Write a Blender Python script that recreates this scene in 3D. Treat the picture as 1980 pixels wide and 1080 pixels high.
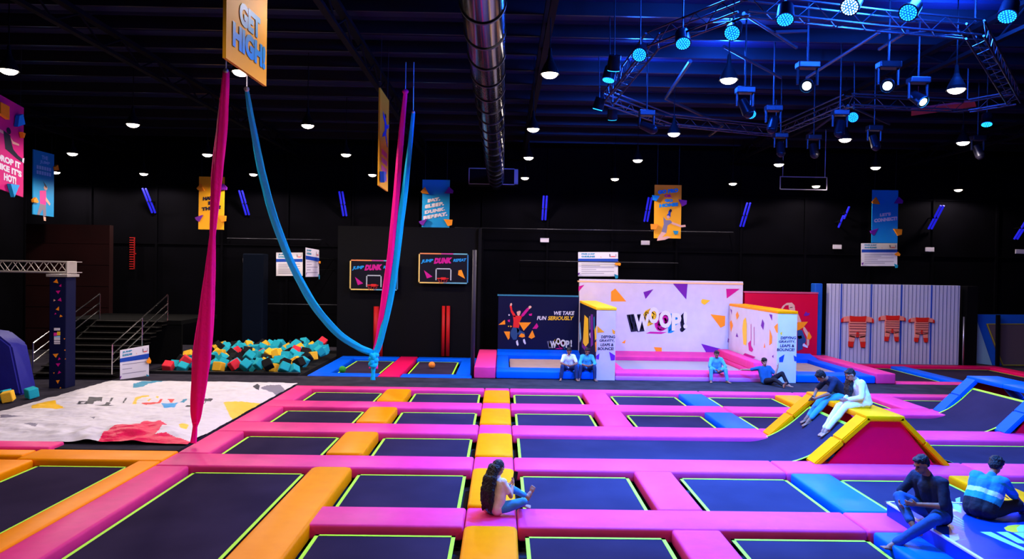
import bpy, bmesh, math, random
from mathutils import Vector, Matrix, Euler
from mathutils.bvhtree import BVHTree
from math import sin, cos, pi, radians as R

for o in list(bpy.data.objects): bpy.data.objects.remove(o)
sc = bpy.context.scene
COL = sc.collection
random.seed(7)

# ------------------------------------------------------------------ camera
F_PX, CX, CY, EYE = 1400.0, 990.0, 540.0, 3.7
RV = Vector((0.99978939, -0.01285477, 0.01599773))
UV = Vector((-0.01581382, 0.01428308, 0.99977293))
WV = Vector((0.01308035, 0.99981536, -0.01407679))
CAM = Vector((0, 0, EYE))
cam_d = bpy.data.cameras.new('camera'); cam = bpy.data.objects.new('camera', cam_d); COL.objects.link(cam)
cam_d.sensor_width = 36; cam_d.lens = F_PX/1980*36; cam_d.clip_end = 200
m = Matrix.Identity(4)
for i in range(3):
    m[i][0] = RV[i]; m[i][1] = UV[i]; m[i][2] = -WV[i]; m[i][3] = CAM[i]
cam.matrix_world = m
sc.camera = cam
sc.view_settings.view_transform = 'Standard'; sc.view_settings.look = 'None'
sc.view_settings.gamma = 1; sc.view_settings.exposure = -0.05
sc.view_settings.use_curve_mapping = False
sc.cycles.use_denoising = True
sc.cycles.max_bounces = 5; sc.cycles.diffuse_bounces = 3; sc.cycles.glossy_bounces = 3
sc.cycles.sample_clamp_indirect = 4.0
sc.cycles.caustics_reflective = False; sc.cycles.caustics_refractive = False

# ------------------------------------------------------------------ world
w = bpy.data.worlds.new('world'); sc.world = w; w.use_nodes = True
w.node_tree.nodes['Background'].inputs[0].default_value = (0.55, 0.5, 0.6, 1)
w.node_tree.nodes['Background'].inputs[1].default_value = 0.03

def ray(x, y): return WV + RV*((x-CX)/F_PX) - UV*((y-CY)/F_PX)
def atz(x, y, z=0.0):
    d = ray(x, y); return CAM + d*((z-EYE)/d.z)
def aty(x, y, Y):
    d = ray(x, y); return CAM + d*(Y/d.y)
def atx(x, y, X):
    d = ray(x, y); return CAM + d*(X/d.x)

def light(name, kind, loc, energy, color, size=0.2, target=None, angle=120, blend=0.6):
    l = bpy.data.lights.new(name, kind); l.energy = energy; l.color = color
    if kind == 'AREA': l.size = size
    else: l.shadow_soft_size = size
    if kind == 'SPOT': l.spot_size = R(angle); l.spot_blend = blend
    o = bpy.data.objects.new(name, l); COL.objects.link(o); o.location = loc
    if target is not None:
        o.rotation_euler = (Vector(target)-Vector(loc)).to_track_quat('-Z', 'Y').to_euler()
    return o

WARM = (1.0, 0.84, 0.76); BLUE = (0.02, 0.24, 1.0); CYAN = (0.1, 0.6, 1.0)
# high bay lamps hung from the roof: pixel of each lamp, lamp height
LAMP_Z = 7.6
LAMPS = [(17,137),(257,241),(140,297),(108,333),(401,299),(278,336),(490,337),(595,243),(669,299),(720,338),
         (466,140),(1063,144),(1031,250),(1022,305),(1015,344),(1233,310),(1189,346),(1409,155),(1303,259),
         (1417,355),(1506,318),(1578,360),(1634,270),(1693,324),(1849,174),(1862,276),(1853,367),(680,-22),(1100,-24)]
LAMP_POS = [atz(x, y, LAMP_Z) for x, y in LAMPS]+[Vector(c) for c in ((-8.5,3.4,LAMP_Z),(-1.5,3.4,LAMP_Z),(4.5,3.4,LAMP_Z),(10.5,3.4,LAMP_Z))]  # last four are unseen lamps, added to light the fronts of things
for q in LAMP_POS:
    e = (450 if q.x < -3 else 380 if q.x < 3 else 300)*(1.5 if q.y > 24 else 1)*(0.35 if 5 < q.y < 11 and q.x < 0 else 1)
    light('high_bay_light', 'SPOT', q-Vector((0,0,0.2)), e, WARM, 0.14, q-Vector((0,0,5)), 168, 0.25)
# the blue led cans and moving heads of the lighting rig
RIG_Z = 7.9
PARS = [(1236,107,1),(1321,86,1),(1415,65,1),(1518,40,1),(1642,15,2),(1755,26,1),(1947,34,1),(1186,138,0),(1176,157,0),
        (1155,213,0),(1184,232,0),(1452,222,1),(1649,227,1),(1908,242,0)]
PAR_POS = [atz(x, y, RIG_Z) for x, y, k in PARS]
PAR_AIM = [(3.5,10.5,0),(1.8,12.5,0),(3.5,14.5,0),(6,12.5,0),(4.6,12.5,0),(8,13.5,0),(11,16,0),(2,19,0),(0.8,15,0),(0.5,21,0),(3.5,24,0),(7,24,0),(9.5,24.5,0),(11.8,17.5,0)]
for (x, y, k), q, t in zip(PARS, PAR_POS, PAR_AIM):
    d = (Vector(t)-q).normalized()
    light('blue_can_light', 'SPOT', q+d*0.2, 6200 if k else 4200, BLUE, 0.12, t, 75, 0.9)
HEADS = [(1560,166),(1716,166),(1785,197)]
HEAD_POS = [atz(x, y, 7.5) for x, y in HEADS]
for q, t in zip(HEAD_POS, [(6.5,23.3,0),(2,21.2,0),(9,18,0)]):
    d = (Vector(t)-q).normalized()
    light('moving_head_light', 'SPOT', q+d*0.25, 2200, (0.35,0.8,1.0), 0.08, t, 24, 0.9)
# added blue point lights without fixtures, imitating the rig's glow on the roof
for x, y, e in ((4.0,13.5,70),(7.2,12.2,130),(5.6,18,60),(9.5,15,60),(3.6,19.5,40)):
    light('added_rig_glow_light', 'POINT', (x, y, 8.9), e*18, (0.01,0.10,1.0), 0.3)

# ------------------------------------------------------------------ materials
MATS = {}
def mat(name, col, rough=0.6, metal=0.0, emit=None, es=1.0, bump=0.0, bscale=8.0, var=0.0, vscale=3.0, spec=0.2, sheen=0.0):
    if name in MATS: return MATS[name]
    m = bpy.data.materials.new(name); m.use_nodes = True; nt = m.node_tree; b = nt.nodes['Principled BSDF']
    c = tuple(col)+(1,)
    b.inputs['Base Color'].default_value = c; b.inputs['Roughness'].default_value = rough
    b.inputs['Metallic'].default_value = metal; b.inputs['Specular IOR Level'].default_value = spec
    if sheen: b.inputs['Sheen Weight'].default_value = sheen; b.inputs['Sheen Tint'].default_value = c
    if emit: b.inputs['Emission Color'].default_value = tuple(emit)+(1,); b.inputs['Emission Strength'].default_value = es
    tc = nt.nodes.new('ShaderNodeTexCoord')
    if bump:
        n = nt.nodes.new('ShaderNodeTexNoise'); n.inputs['Scale'].default_value = bscale; n.inputs['Detail'].default_value = 4
        bp = nt.nodes.new('ShaderNodeBump'); bp.inputs['Strength'].default_value = bump; bp.inputs['Distance'].default_value = 0.05
        nt.links.new(tc.outputs['Object'], n.inputs['Vector']); nt.links.new(n.outputs['Fac'], bp.inputs['Height']); nt.links.new(bp.outputs['Normal'], b.inputs['Normal'])
    if var:
        n = nt.nodes.new('ShaderNodeTexNoise'); n.inputs['Scale'].default_value = vscale; n.inputs['Detail'].default_value = 5
        cr = nt.nodes.new('ShaderNodeValToRGB')
        cr.color_ramp.elements[0].position = 0.3; cr.color_ramp.elements[1].position = 0.7
        cr.color_ramp.elements[0].color = tuple(x*(1-var) for x in col)+(1,)
        cr.color_ramp.elements[1].color = tuple(min(1, x*(1+var)) for x in col)+(1,)
        nt.links.new(tc.outputs['Object'], n.inputs['Vector']); nt.links.new(n.outputs['Fac'], cr.inputs[0]); nt.links.new(cr.outputs[0], b.inputs['Base Color'])
    MATS[name] = m; return m
def vinyl(n, c): return mat(n, c, 0.42, bump=0.12, bscale=2.2, var=0.05, vscale=4, spec=0.05)
ORANGE = vinyl('orange_vinyl', (1.0,0.30,0.0)); PINK = vinyl('pink_vinyl', (0.85,0.045,0.24)); SKY = vinyl('blue_vinyl', (0.0,0.11,0.85))
YELLOW = vinyl('yellow_vinyl', (1.0,0.55,0.01)); REDPINK = vinyl('crimson_vinyl', (0.75,0.005,0.10)); DBLUE = vinyl('deep_blue_vinyl', (0.01,0.09,0.45))
HOTPINK = mat('magenta_board', (0.90,0.0,0.04), 0.6, spec=0.05)
BED = mat('black_mesh_fabric', (0.032,0.023,0.048), 1.0, bump=0.05, bscale=60, var=0.18, vscale=0.7, spec=0.0)
TANBED = mat('tan_mesh_fabric', (0.42,0.27,0.20), 0.6, var=0.08)
LIME = mat('lime_webbing', (0.45,0.95,0.03), 0.6)
CARPET = mat('charcoal_carpet', (0.040,0.036,0.048), 1.0, spec=0.0, bump=0.4, bscale=80, var=0.25, vscale=2)
BLACK = mat('black_paint', (0.0015,0.0015,0.0022), 0.7, spec=0.1); NEARBLACK = mat('dark_cladding', (0.0012,0.0011,0.0020), 0.9, spec=0.03, var=0.3, vscale=0.8)
STEEL = mat('steel', (0.55,0.52,0.55), 0.35, 0.9); DARKSTEEL = mat('dark_steel', (0.05,0.05,0.06), 0.4, 0.8)
ALU = mat('aluminium', (0.62,0.56,0.52), 0.4, 0.6)
WHITE = mat('white_print', (0.72,0.68,0.72), 0.5); WHITEP = mat('white_panel', (0.62,0.56,0.64), 0.5, var=0.04)
NAVY = mat('navy_print', (0.004,0.005,0.035), 0.6, spec=0.1); REDP = mat('red_print', (0.62,0.0,0.035), 0.45)
P_OR = mat('orange_print', (1.0,0.30,0.01), 0.5); P_PU = mat('purple_print', (0.16,0.012,0.30), 0.5); P_MA = mat('magenta_print', (0.55,0.005,0.22), 0.5)
P_CY = mat('cyan_print', (0.01,0.32,0.70), 0.5); P_YE = mat('yellow_print', (0.95,0.55,0.02), 0.5); P_BK = mat('black_print', (0.012,0.012,0.03), 0.5)
P_TE = mat('teal_print', (0.01,0.26,0.42), 0.5); P_DB = mat('blue_print', (0.01,0.06,0.40), 0.5); P_GR = mat('grey_print', (0.22,0.2,0.26), 0.6)
P_SK = mat('skin_print', (0.75,0.42,0.30), 0.6); P_RD = mat('scarlet_print', (0.75,0.02,0.02), 0.5); P_PK = mat('pink_print', (0.80,0.03,0.30), 0.5)
P_JE = mat('denim_print', (0.02,0.07,0.18), 0.6); P_LB = mat('light_blue_print', (0.30,0.62,0.90), 0.5)
BAN_Y = mat('yellow_banner', (0.95,0.42,0.01), 0.6); BAN_B = mat('blue_banner', (0.01,0.30,0.62), 0.6); BAN_P = mat('pink_banner', (0.60,0.01,0.17), 0.6)

# ------------------------------------------------------------------ builders
def tag(o, label=None, cat=None, group=None, kind=None):
    if label: o['label'] = label
    if cat: o['category'] = cat
    if group: o['group'] = group
    if kind: o['kind'] = kind
    return o
def empty(name, loc=(0,0,0), rz=0.0, label=None, cat=None, group=None):
    o = bpy.data.objects.new(name, None); o.empty_display_size = 0.2; COL.objects.link(o)
    o.location = loc; o.rotation_euler = (0,0,rz); return tag(o, label, cat, group)

class MB:
    def __init__(s): s.bm = bmesh.new(); s.mats = []; s.cur = 0
    def m(s, mt):
        if mt not in s.mats: s.mats.append(mt)
        s.cur = s.mats.index(mt); return s
    def _fin(s, vs):
        fs = set()
        for v in vs:
            for f in v.link_faces: fs.add(f)
        for f in fs: f.material_index = s.cur
    def box(s, a, b, bev=0.0, seg=2, M=None):
        a = Vector(a); b = Vector(b); c = (a+b)/2; d = b-a
        r = bmesh.ops.create_cube(s.bm, size=1.0); vs = r['verts']
        for v in vs: v.co = Vector((v.co.x*abs(d.x), v.co.y*abs(d.y), v.co.z*abs(d.z)))+c
        if bev > 0:
            es = list({e for v in vs for e in v.link_edges})
            rr = bmesh.ops.bevel(s.bm, geom=es+vs, offset=bev, segments=seg, affect='EDGES', profile=0.5)
            vs = [v for v in {v for f in rr['faces'] for v in f.verts}]
            # all verts of the island
            seen = set(vs); st = list(vs)
            while st:
                v = st.pop()
                for e in v.link_edges:
                    o = e.other_vert(v)
                    if o not in seen: seen.add(o); st.append(o)
            vs = list(seen)
        if M is not None:
            for v in vs: v.co = M @ v.co
        s._fin(vs); return s
    def tube(s, p0, p1, r0, r1=None, n=12, caps=True):
        r1 = r0 if r1 is None else r1
        p0 = Vector(p0); p1 = Vector(p1); d = p1-p0
        if d.length < 1e-6: return s
        q = d.to_track_quat('Z', 'Y').to_matrix().to_4x4()
        M = Matrix.Translation((p0+p1)/2) @ q
        r = bmesh.ops.create_cone(s.bm, cap_ends=caps, segments=n, radius1=max(r0,1e-4), radius2=max(r1,1e-4), depth=d.length, matrix=M)
        s._fin(r['verts']); return s
    def path(s, pts, r, n=8):
        for a, b in zip(pts[:-1], pts[1:]): s.tube(a, b, r, n=n)
        return s
    def ball(s, c, r, rad3=None, M=None, sub=2):
        rr = bmesh.ops.create_icosphere(s.bm, subdivisions=sub, radius=1.0)
        rad3 = rad3 or (r,r,r)
        T = Matrix.Translation(Vector(c)) @ (M.to_4x4() if M is not None else Matrix.Identity(4)) @ Matrix.Diagonal((rad3[0],rad3[1],rad3[2],1))
        for v in rr['verts']: v.co = T @ v.co
        s._fin(rr['verts']); return s
    def poly(s, pts):
        vs = [s.bm.verts.new(Vector(p)) for p in pts]
        f = s.bm.faces.new(vs); f.material_index = s.cur; return s
    def prism(s, pts, off):
        off = Vector(off); n = len(pts)
        a = [s.bm.verts.new(Vector(p)) for p in pts]; b = [s.bm.verts.new(Vector(p)+off) for p in pts]
        fs = [s.bm.faces.new(a), s.bm.faces.new(b[::-1])]
        for i in range(n): fs.append(s.bm.faces.new((a[(i+1) % n], a[i], b[i], b[(i+1) % n])))
        for f in fs: f.material_index = s.cur
        return s
    def build(s, name, mt=None, parent=None, smooth=False, world=True, fixn=True):
        if mt is not None and not s.mats: s.mats = [mt]
        if fixn: bmesh.ops.recalc_face_normals(s.bm, faces=s.bm.faces)
        me = bpy.data.meshes.new(name); s.bm.to_mesh(me); s.bm.free()
        for x in s.mats: me.materials.append(x)
        if smooth:
            for p in me.polygons: p.use_smooth = True
        o = bpy.data.objects.new(name, me); COL.objects.link(o)
        if parent is not None:
            o.parent = parent
            if world:
                bpy_mw = Matrix.Translation(parent.location) @ parent.rotation_euler.to_matrix().to_4x4() if parent.parent is None else None
                if bpy_mw is None:
                    g = parent.parent
                    bpy_mw = Matrix.Translation(g.location) @ g.rotation_euler.to_matrix().to_4x4()
                o.data.transform(bpy_mw.inverted())
        return o
def smooth_by_angle(o, a=40):
    for p in o.data.polygons: p.use_smooth = True
    try: o.data.set_sharp_from_angle(angle=R(a))
    except Exception: pass
    return o
# world=True: shapes are given in world coordinates and moved into the parent's frame.
# A sub-part's parent (a part) sits at its thing's origin, so the thing's matrix is the one to undo.

_txt = {}
def glyphs(s, off=0.03):
    k = (s, off)
    if k in _txt: return _txt[k]
    c = bpy.data.curves.new('t', 'FONT'); c.body = s; c.size = 1.0; c.offset = off; c.resolution_u = 3; c.fill_mode = 'BOTH'
    o = bpy.data.objects.new('t', c); COL.objects.link(o)
    dg = bpy.context.evaluated_depsgraph_get(); me = bpy.data.meshes.new_from_object(o.evaluated_get(dg))
    vs = [tuple(v.co[:2]) for v in me.vertices]; fs = [tuple(p.vertices) for p in me.polygons]
    bpy.data.objects.remove(o); bpy.data.curves.remove(c); bpy.data.meshes.remove(me)
    x0 = min(v[0] for v in vs); x1 = max(v[0] for v in vs); y0 = min(v[1] for v in vs); y1 = max(v[1] for v in vs)
    vs = [((x-x0)/(x1-x0), (y-y0)/(y1-y0)) for x, y in vs]
    _txt[k] = (vs, fs); return _txt[k]

class Sheet:
    """flat printed artwork on a surface: fm(u, v, layer) gives the 3D point of picture coordinate (u, v)"""
    def __init__(s, fm): s.fm = fm; s.mb = MB(); s.layer = 1
    def poly(s, mt, pts, layer=None):
        s.mb.m(mt); L = s.layer if layer is None else layer
        s.mb.poly([s.fm(x, y, L) for x, y in pts]); return s
    def text(s, mt, t, box, off=0.03, slant=0.0, layer=None, rise=0.0):
        x0, y0, x1, y1 = box; vs, fs = glyphs(t, off); s.mb.m(mt); L = s.layer+1 if layer is None else layer
        bv = []
        for a, b in vs:
            x = x0+(x1-x0)*a + slant*(b-0.5)*(y1-y0); y = y1+(y0-y1)*b - rise*(a-0.5)*(x1-x0)
            bv.append(s.mb.bm.verts.new(s.fm(x, y, L)))
        for f in fs:
            try: nf = s.mb.bm.faces.new([bv[i] for i in f]); nf.material_index = s.mb.cur
            except ValueError: pass
        return s
    def disc(s, mt, cx, cy, rx, ry, n=14, layer=None):
        return s.poly(mt, [(cx+rx*cos(2*pi*i/n), cy+ry*sin(2*pi*i/n)) for i in range(n)], layer)
    def build(s, name, parent): return s.mb.build(name, None, parent, fixn=False)
def K(ox, oy, sc_, pts): return [(ox+x/sc_, oy+y/sc_) for x, y in pts]
def wall_map(Y, eps=0.004):      # artwork on a plane facing the camera at depth Y
    return lambda u, v, L: aty(u, v, Y) + Vector((0, -eps*L, 0))

def logo(sh, ox, oy, s, white=WHITE, L0=1, dark=P_BK):
    # the WOOP! mark: white letters with coloured slabs behind them; unit box about 640 x 230
    def t(ch, x0, y0, x1, y1, mt, dx, dy, r=0.0):
        for i in range(9, 0, -1):
            k = i/9.0; sh.text(mt, ch, (ox+(x0+dx*k)*s, oy+(y0+dy*k)*s, ox+(x1+dx*k)*s, oy+(y1+dy*k)*s), 0.05, layer=L0+(0.2 if i % 2 else 0.1), rise=r)
        sh.text(white, ch, (ox+x0*s, oy+y0*s, ox+x1*s, oy+y1*s), 0.05, layer=L0+1.5, rise=r)
    t('W', 70, 70, 230, 240, dark, -72, 8); t('O', 215, 0, 320, 165, P_YE, -56, 26); t('O', 320, 35, 445, 210, P_MA, -48, 34)
    t('P', 445, 60, 540, 235, P_CY, -38, 24); t('!', 560, 45, 600, 215, dark, -34, 34)
    sh.poly(P_MA, [(ox+185*s, oy+262*s), (ox+235*s, oy+245*s), (ox+400*s, oy+250*s), (ox+340*s, oy+268*s)], L0)

# ------------------------------------------------------------------ the setting
fl = MB()
fl.box((-22,-4,-0.6),(26,34,-0.36))
for a in ((-22,22.56,26,24.62),(-22,14.55,-6.45,22.56),(-22,-4,-12.6,14.55),(-12.6,-4,26,7.2),(15.2,7.2,26,22.56),(-22,24.62,-12.4,34),(-12.4,31.6,26,34),(20.6,24.62,26,31.6)):
    fl.box((a[0],a[1],-0.40),(a[2],a[3],-0.03))
tag(fl.build('floor', CARPET), kind='structure')
wb = MB(); wb.box((-22,33.6,-0.4),(26,33.8,11))
for i in range(17): wb.box((-22+i*3.0,33.5,-0.03),(-21.9+i*3.0,33.62,10.5))
for z in (4.6,7.2): wb.box((-22,33.52,z),(26,33.6,z+0.06))
tag(wb.build('wall_back', NEARBLACK), kind='structure')
tag(MB().box((-22.2,-4,-0.4),(-22,34,11)).build('wall_left', NEARBLACK), kind='structure')
tag(MB().box((26,-4,-0.4),(26.2,34,11)).build('wall_right', NEARBLACK), kind='structure')
tag(MB().box((-22,-4.2,-0.4),(26,-4,11)).build('wall_front', NEARBLACK), kind='structure')
CEIL = mat('roof_sheet', (0.010,0.012,0.04), 0.6, 0.0, spec=0.15, bump=0.3, bscale=1.5)
ce = MB()
n = 64
for i in range(n):                     # ribbed roof sheets, ribs run across the hall
    y0 = -4+i*38.0/n; y1 = y0+38.0/n
    ce.poly([(-22,y0,9.6),(26,y0,9.6),(26,y0+0.42,9.6),(-22,y0+0.42,9.6)])
    ce.poly([(-22,y0+0.42,9.6),(26,y0+0.42,9.6),(26,y0+0.47,9.68),(-22,y0+0.47,9.68)])
    ce.poly([(-22,y0+0.47,9.68),(26,y0+0.47,9.68),(26,y1-0.05,9.68),(-22,y1-0.05,9.68)])
    ce.poly([(-22,y1-0.05,9.68),(26,y1-0.05,9.68),(26,y1,9.6),(-22,y1,9.6)])
ce.box((-22.2,-4.2,9.9),(26.2,34,10.0))
tag(ce.build('ceiling', CEIL), kind='structure')

# roof steel: purlins across, rafters along
PURL = mat('purlin_steel', (0.03,0.03,0.035), 0.3, 0.6)
for i, y in enumerate([5.5,7,8.5,10,11.5,13,14.5,16,17.5,19,20.5,22,24,26,28,30,32]):
    tag(MB().box((-22,y-0.03,9.30),(26,y+0.03,9.60)).build('trim_%d' % (i+1), PURL), kind='structure')
for i, x in enumerate([-17.5,-9.5,-3.6,0.9,10.5,18.5]):
    r = MB()
    r.box((x-0.09,-4,9.2),(x+0.09,33.6,9.3)); r.box((x-0.07,-4,8.72),(x+0.07,33.6,8.80))
    y = -3.5; k = 0
    while y < 33:
        r.tube((x,y,8.78 if k % 2 else 9.22),(x,y+0.9,9.22 if k % 2 else 8.78),0.025,n=6); y += 0.9; k += 1
    tag(r.build('trim_%d' % (i+18), BLACK), kind='structure')

# ------------------------------------------------------------------ trampoline court
COLX = {'L':(-6.35,-5.7),'O':(-3.45,-2.7),'C':(-0.5,0.27),'P':(2.48,3.2),'B':(5.4,6.15),'R':(8.35,9.1),'Q':(11.25,12.0)}
COLN = {'L':'left border','O':'left column','C':'centre column','P':'first right column','B':'second right column','R':'third right column','Q':'fourth right column'}
LANE = {1:(8.2,10.35),2:(11.2,13.35),3:(14.25,16.2),4:(17.2,19.1),5:(20.0,21.95)}
LN = {1:'nearest row',2:'second row',3:'third row',4:'fourth row',5:'farthest row'}
ROWS = {'A':(10.35,11.2),'B':(13.35,14.25),'C':(16.2,17.2),'D':(19.1,20.0),'E':(21.95,22.5)}
RN = {'A':'nearest cross strip','B':'second cross strip','C':'third cross strip','D':'fourth cross strip','E':'farthest cross strip'}

def pad(x0, y0, x1, y1, mt, label, z=0.0, th=0.22, bev=0.045, g=0.006, cut=0.0):
    mb = MB()
    a = Vector((x0+g,y0+g,z-th)); b = Vector((x1-g,y1-g,z))
    if cut:
        c = cut; P = [(a.x+c,a.y),(b.x-c,a.y),(b.x-c*0.3,a.y+c*0.3),(b.x,a.y+c),(b.x,b.y-c),(b.x-c*0.3,b.y-c*0.3),(b.x-c,b.y),(a.x+c,b.y),(a.x+c*0.3,b.y-c*0.3),(a.x,b.y-c),(a.x,a.y+c),(a.x+c*0.3,a.y+c*0.3)]
        def ring(i, zz): # inset ring
            cx, cy = (a.x+b.x)/2, (a.y+b.y)/2; sx = 1-i/((b.x-a.x)/2); sy = 1-i/((b.y-a.y)/2)
            return [mb.bm.verts.new((cx+(px-cx)*sx, cy+(py-cy)*sy, zz)) for px, py in P]
        rings = [ring(0,z-th), ring(0,z-bev), ring(bev*0.3,z-bev*0.3), ring(bev,z)]
        for r0, r1 in zip(rings[:-1], rings[1:]):
            for i in range(len(P)): mb.bm.faces.new((r0[i], r0[(i+1) % len(P)], r1[(i+1) % len(P)], r1[i]))
        mb.bm.faces.new(rings[-1]); mb.bm.faces.new(rings[0][::-1])
    else: mb.box(a, b, bev, 3)
    o = mb.build('floor_pad', mt); smooth_by_angle(o, 50)
    return tag(o, label, 'pad')
def bed(x0, y0, x1, y1, label, z=-0.10, mt=None, gap=0.11, lim=None, web=0.055, prof=None):
    """woven bed with lime webbing along its edge; prof = (x, z) line it follows instead of a flat plane"""
    X0, X1, Y0, Y1 = x0+gap, x1-gap, y0+gap, y1-gap
    e = MB()
    pr = prof or [(X0,z),(X1,z)]
    def strip(mb, ya, yb, dz, pts):
        for (xa,za),(xb,zb) in zip(pts[:-1],pts[1:]): mb.poly([(xa,ya,za+dz),(xb,ya,zb+dz),(xb,yb,zb+dz),(xa,yb,za+dz)])
    strip(e, Y0, Y1, 0, pr); strip(e, Y0, Y1, -0.012, pr)
    o = e.build('trampoline_bed', mt or BED, fixn=False); tag(o, label, 'trampoline')
    if prof:
        for p in o.data.polygons: p.use_smooth = True
    wbm = MB(); strip(wbm, Y0, Y0+web, 0.006, pr); strip(wbm, Y1-web, Y1, 0.006, pr)
    a = pr[0]; b = pr[-1]
    def lerp_end(p, q, d):
        L = math.hypot(q[0]-p[0], q[1]-p[1]); return (p[0]+(q[0]-p[0])*d/L, p[1]+(q[1]-p[1])*d/L)
    strip(wbm, Y0, Y1, 0.006, [a, lerp_end(a, pr[1], web)]); strip(wbm, Y0, Y1, 0.006, [lerp_end(b, pr[-2], web), b])
    wbm.build('edge_webbing', LIME, o, world=False, fixn=False)
    return o

# long pads
pad(-6.35,8.2,-5.7,13.35,PINK,'long magenta pad running to the bottom left corner beside an orange strip')
for L in (3,4,5): pad(-6.35,LANE[L][0],-5.7,LANE[L][1],PINK,'magenta left border pad beside the white airbag cover, in the %s' % LN[L])
pad(-3.45,8.2,-2.7,13.35,ORANGE,'long wide orange pad left of the centre reaching the bottom edge', cut=0.10, z=0.02)
for L in (3,4,5): pad(-3.45,LANE[L][0],-2.7,LANE[L][1],ORANGE,'orange pad in the %s, in the %s' % (COLN['O'], LN[L]), cut=0.09, z=0.03)
for L in (1,2,3,4,5): pad(-0.5,LANE[L][0],0.27,LANE[L][1],ORANGE,'orange pad in the %s, in the %s' % (COLN['C'], LN[L]), cut=0.09, z=0.03)
for L in (1,2,4,5): pad(2.48,LANE[L][0],3.2,LANE[L][1],PINK,'pink pad in the %s, in the %s' % (COLN['P'], LN[L]))
for L in (1,2,4,5): pad(5.4,LANE[L][0],6.15,LANE[L][1],SKY,'blue pad in the %s, in the %s' % (COLN['B'], LN[L]))
for L in (2,4,5): pad(8.35,LANE[L][0],9.1,LANE[L][1],ORANGE,'orange pad in the %s, in the %s' % (COLN['R'], LN[L]))
pad(11.25,20.0,12.0,21.95,PINK,'pink pad in the %s, in the %s' % (COLN['Q'], LN[5]))
# cross strips
segs = {'A':[-2.78,-0.5,0.27,5.35,6.15],'B':[-6.35,-0.5,0.27,5.35,9.15,14.9],'C':[-6.35,-0.5,0.27,6.15,9.0,14.9],'D':[-6.35,-0.5,0.27,6.15,9.1,14.9],'E':[-6.35,-0.5,0.27,6.15,9.1,14.9]}
names = ['left part','short middle piece','part right of the centre','far right part','last part at the right edge']
for r, xs in segs.items():
    for i in range(len(xs)-1):
        pad(xs[i], ROWS[r][0], xs[i+1], ROWS[r][1], PINK, 'pink pad, %s of the %s' % (names[i], RN[r]))
# beds
cells = [('L','O'),('O','C'),('C','P'),('P','B'),('B','R'),('R','Q')]
CN = {('L','O'):'leftmost bed',('O','C'):'bed left of the centre column',('C','P'):'bed right of the centre column',('P','B'):'second bed right of the centre column',('B','R'):'third bed right of the centre column',('R','Q'):'fourth bed right of the centre column'}
for L in (1,2,4,5):
    for c in cells:
        if L in (1,2) and c == ('L','O'): continue
        if L == 1 and c in (('B','R'),('R','Q')): continue
        if L == 2 and c == ('R','Q'): continue
        if L == 4 and c == ('R','Q'): continue
        bed(COLX[c[0]][1], LANE[L][0], COLX[c[1]][0], LANE[L][1], 'dark trampoline, %s, in the %s' % (CN[c], LN[L]))
bed(12.0,20.0,14.9,21.95,'dark trampoline bed edged in lime behind the raised blue ramp')
bed(9.1,11.2,12.0,13.35,'dark trampoline bed edged in lime behind the man in the striped polo')
bed(-5.7,8.2,-3.45,13.35,'large dark trampoline bed edged in lime at the front left')
bed(-5.7,14.25,-3.45,16.2,'dark trampoline, leftmost bed, in the third row')
bed(-2.7,14.25,-0.5,16.2,'dark trampoline, bed left of the centre column, in the third row')
def ramp_profile(x0, foot, x_top, k, z0=-0.10, d=1.2, n=12):
    """flat bed that eases into a slope of steepness k, lying just under the frame pads"""
    xs = foot-0.5*d; pts = [(x0, z0), (xs, z0)]; aq = k/(2*d)
    for i in range(1, n+1): t = d*i/n; pts.append((xs+t, z0+aq*t*t))
    pts.append((x_top, z0+k*(x_top-foot))); return pts
bed(0.27,14.25,7.2,16.45,'long dark trampoline bed curving up to the orange ridge', prof=ramp_profile(0.38,6.15,7.03,0.90))
bed(7.9,14.25,14.9,16.2,'dark trampoline bed right of the orange ridge', prof=[(7.95,0.76),(8.3,0.42),(8.75,0.08),(9.2,-0.08),(9.6,-0.10),(14.7,-0.10)])
bed(9.1,17.2,12.9,19.55,'dark trampoline bed curving up to the blue ramp', prof=ramp_profile(9.2,12.0,12.8,0.98))

def ridge(x0, xa, xb, x1, y0, y1, z, mt, face, name, label, w=0.42, th=0.11):
    t = empty(name, ((xa+xb)/2, (y0+y1)/2, 0), label=label, cat='trampoline ridge')
    def slope(xf, xt, ya, yb):
        mb = MB(); dx = xt-xf; L = math.hypot(dx, z); nx, nz = -z/L*(1 if dx > 0 else -1), abs(dx)/L
        segs_ = 2
        for k in range(segs_):
            u0 = k/segs_; u1 = (k+1)/segs_-0.004
            P = [(xf+dx*u0, z*u0), (xf+dx*u1, z*u1), (xf+dx*u1-nx*th, z*u1-nz*th), (xf+dx*u0-nx*th, z*u0-nz*th)]
            mb.prism([(px, ya, pz) for px, pz in P], (0, yb-ya, 0))
        bmesh.ops.bevel(mb.bm, geom=list(mb.bm.edges), offset=0.02, segments=2, affect='EDGES')
        o = mb.build('slope_pad', mt, t); smooth_by_angle(o, 40)
    for ya, yb in ((y0,y0+w),(y1-w,y1)):
        slope(x0, xa+0.03, ya, yb); slope(x1, xb-0.03, ya, yb)
    o = MB().box((xa-0.02,y0,z-th),(xb+0.02,(y0+y1)/2-0.003,z+0.01),0.03).box((xa-0.02,(y0+y1)/2+0.003,z-th),(xb+0.02,y1,z+0.01),0.03).build('top_pad', mt, t); smooth_by_angle(o)
    for nm, yy in (('side_panel', y0+0.05), ('side_panel', y1-0.09)):
        MB().prism([(x0+0.30,yy,-0.0),(xa+0.06,yy,z-th),(xb-0.06,yy,z-th),(x1-0.30,yy,-0.0)],(0,0.04,0)).build(nm, face, t)
    return t
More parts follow.
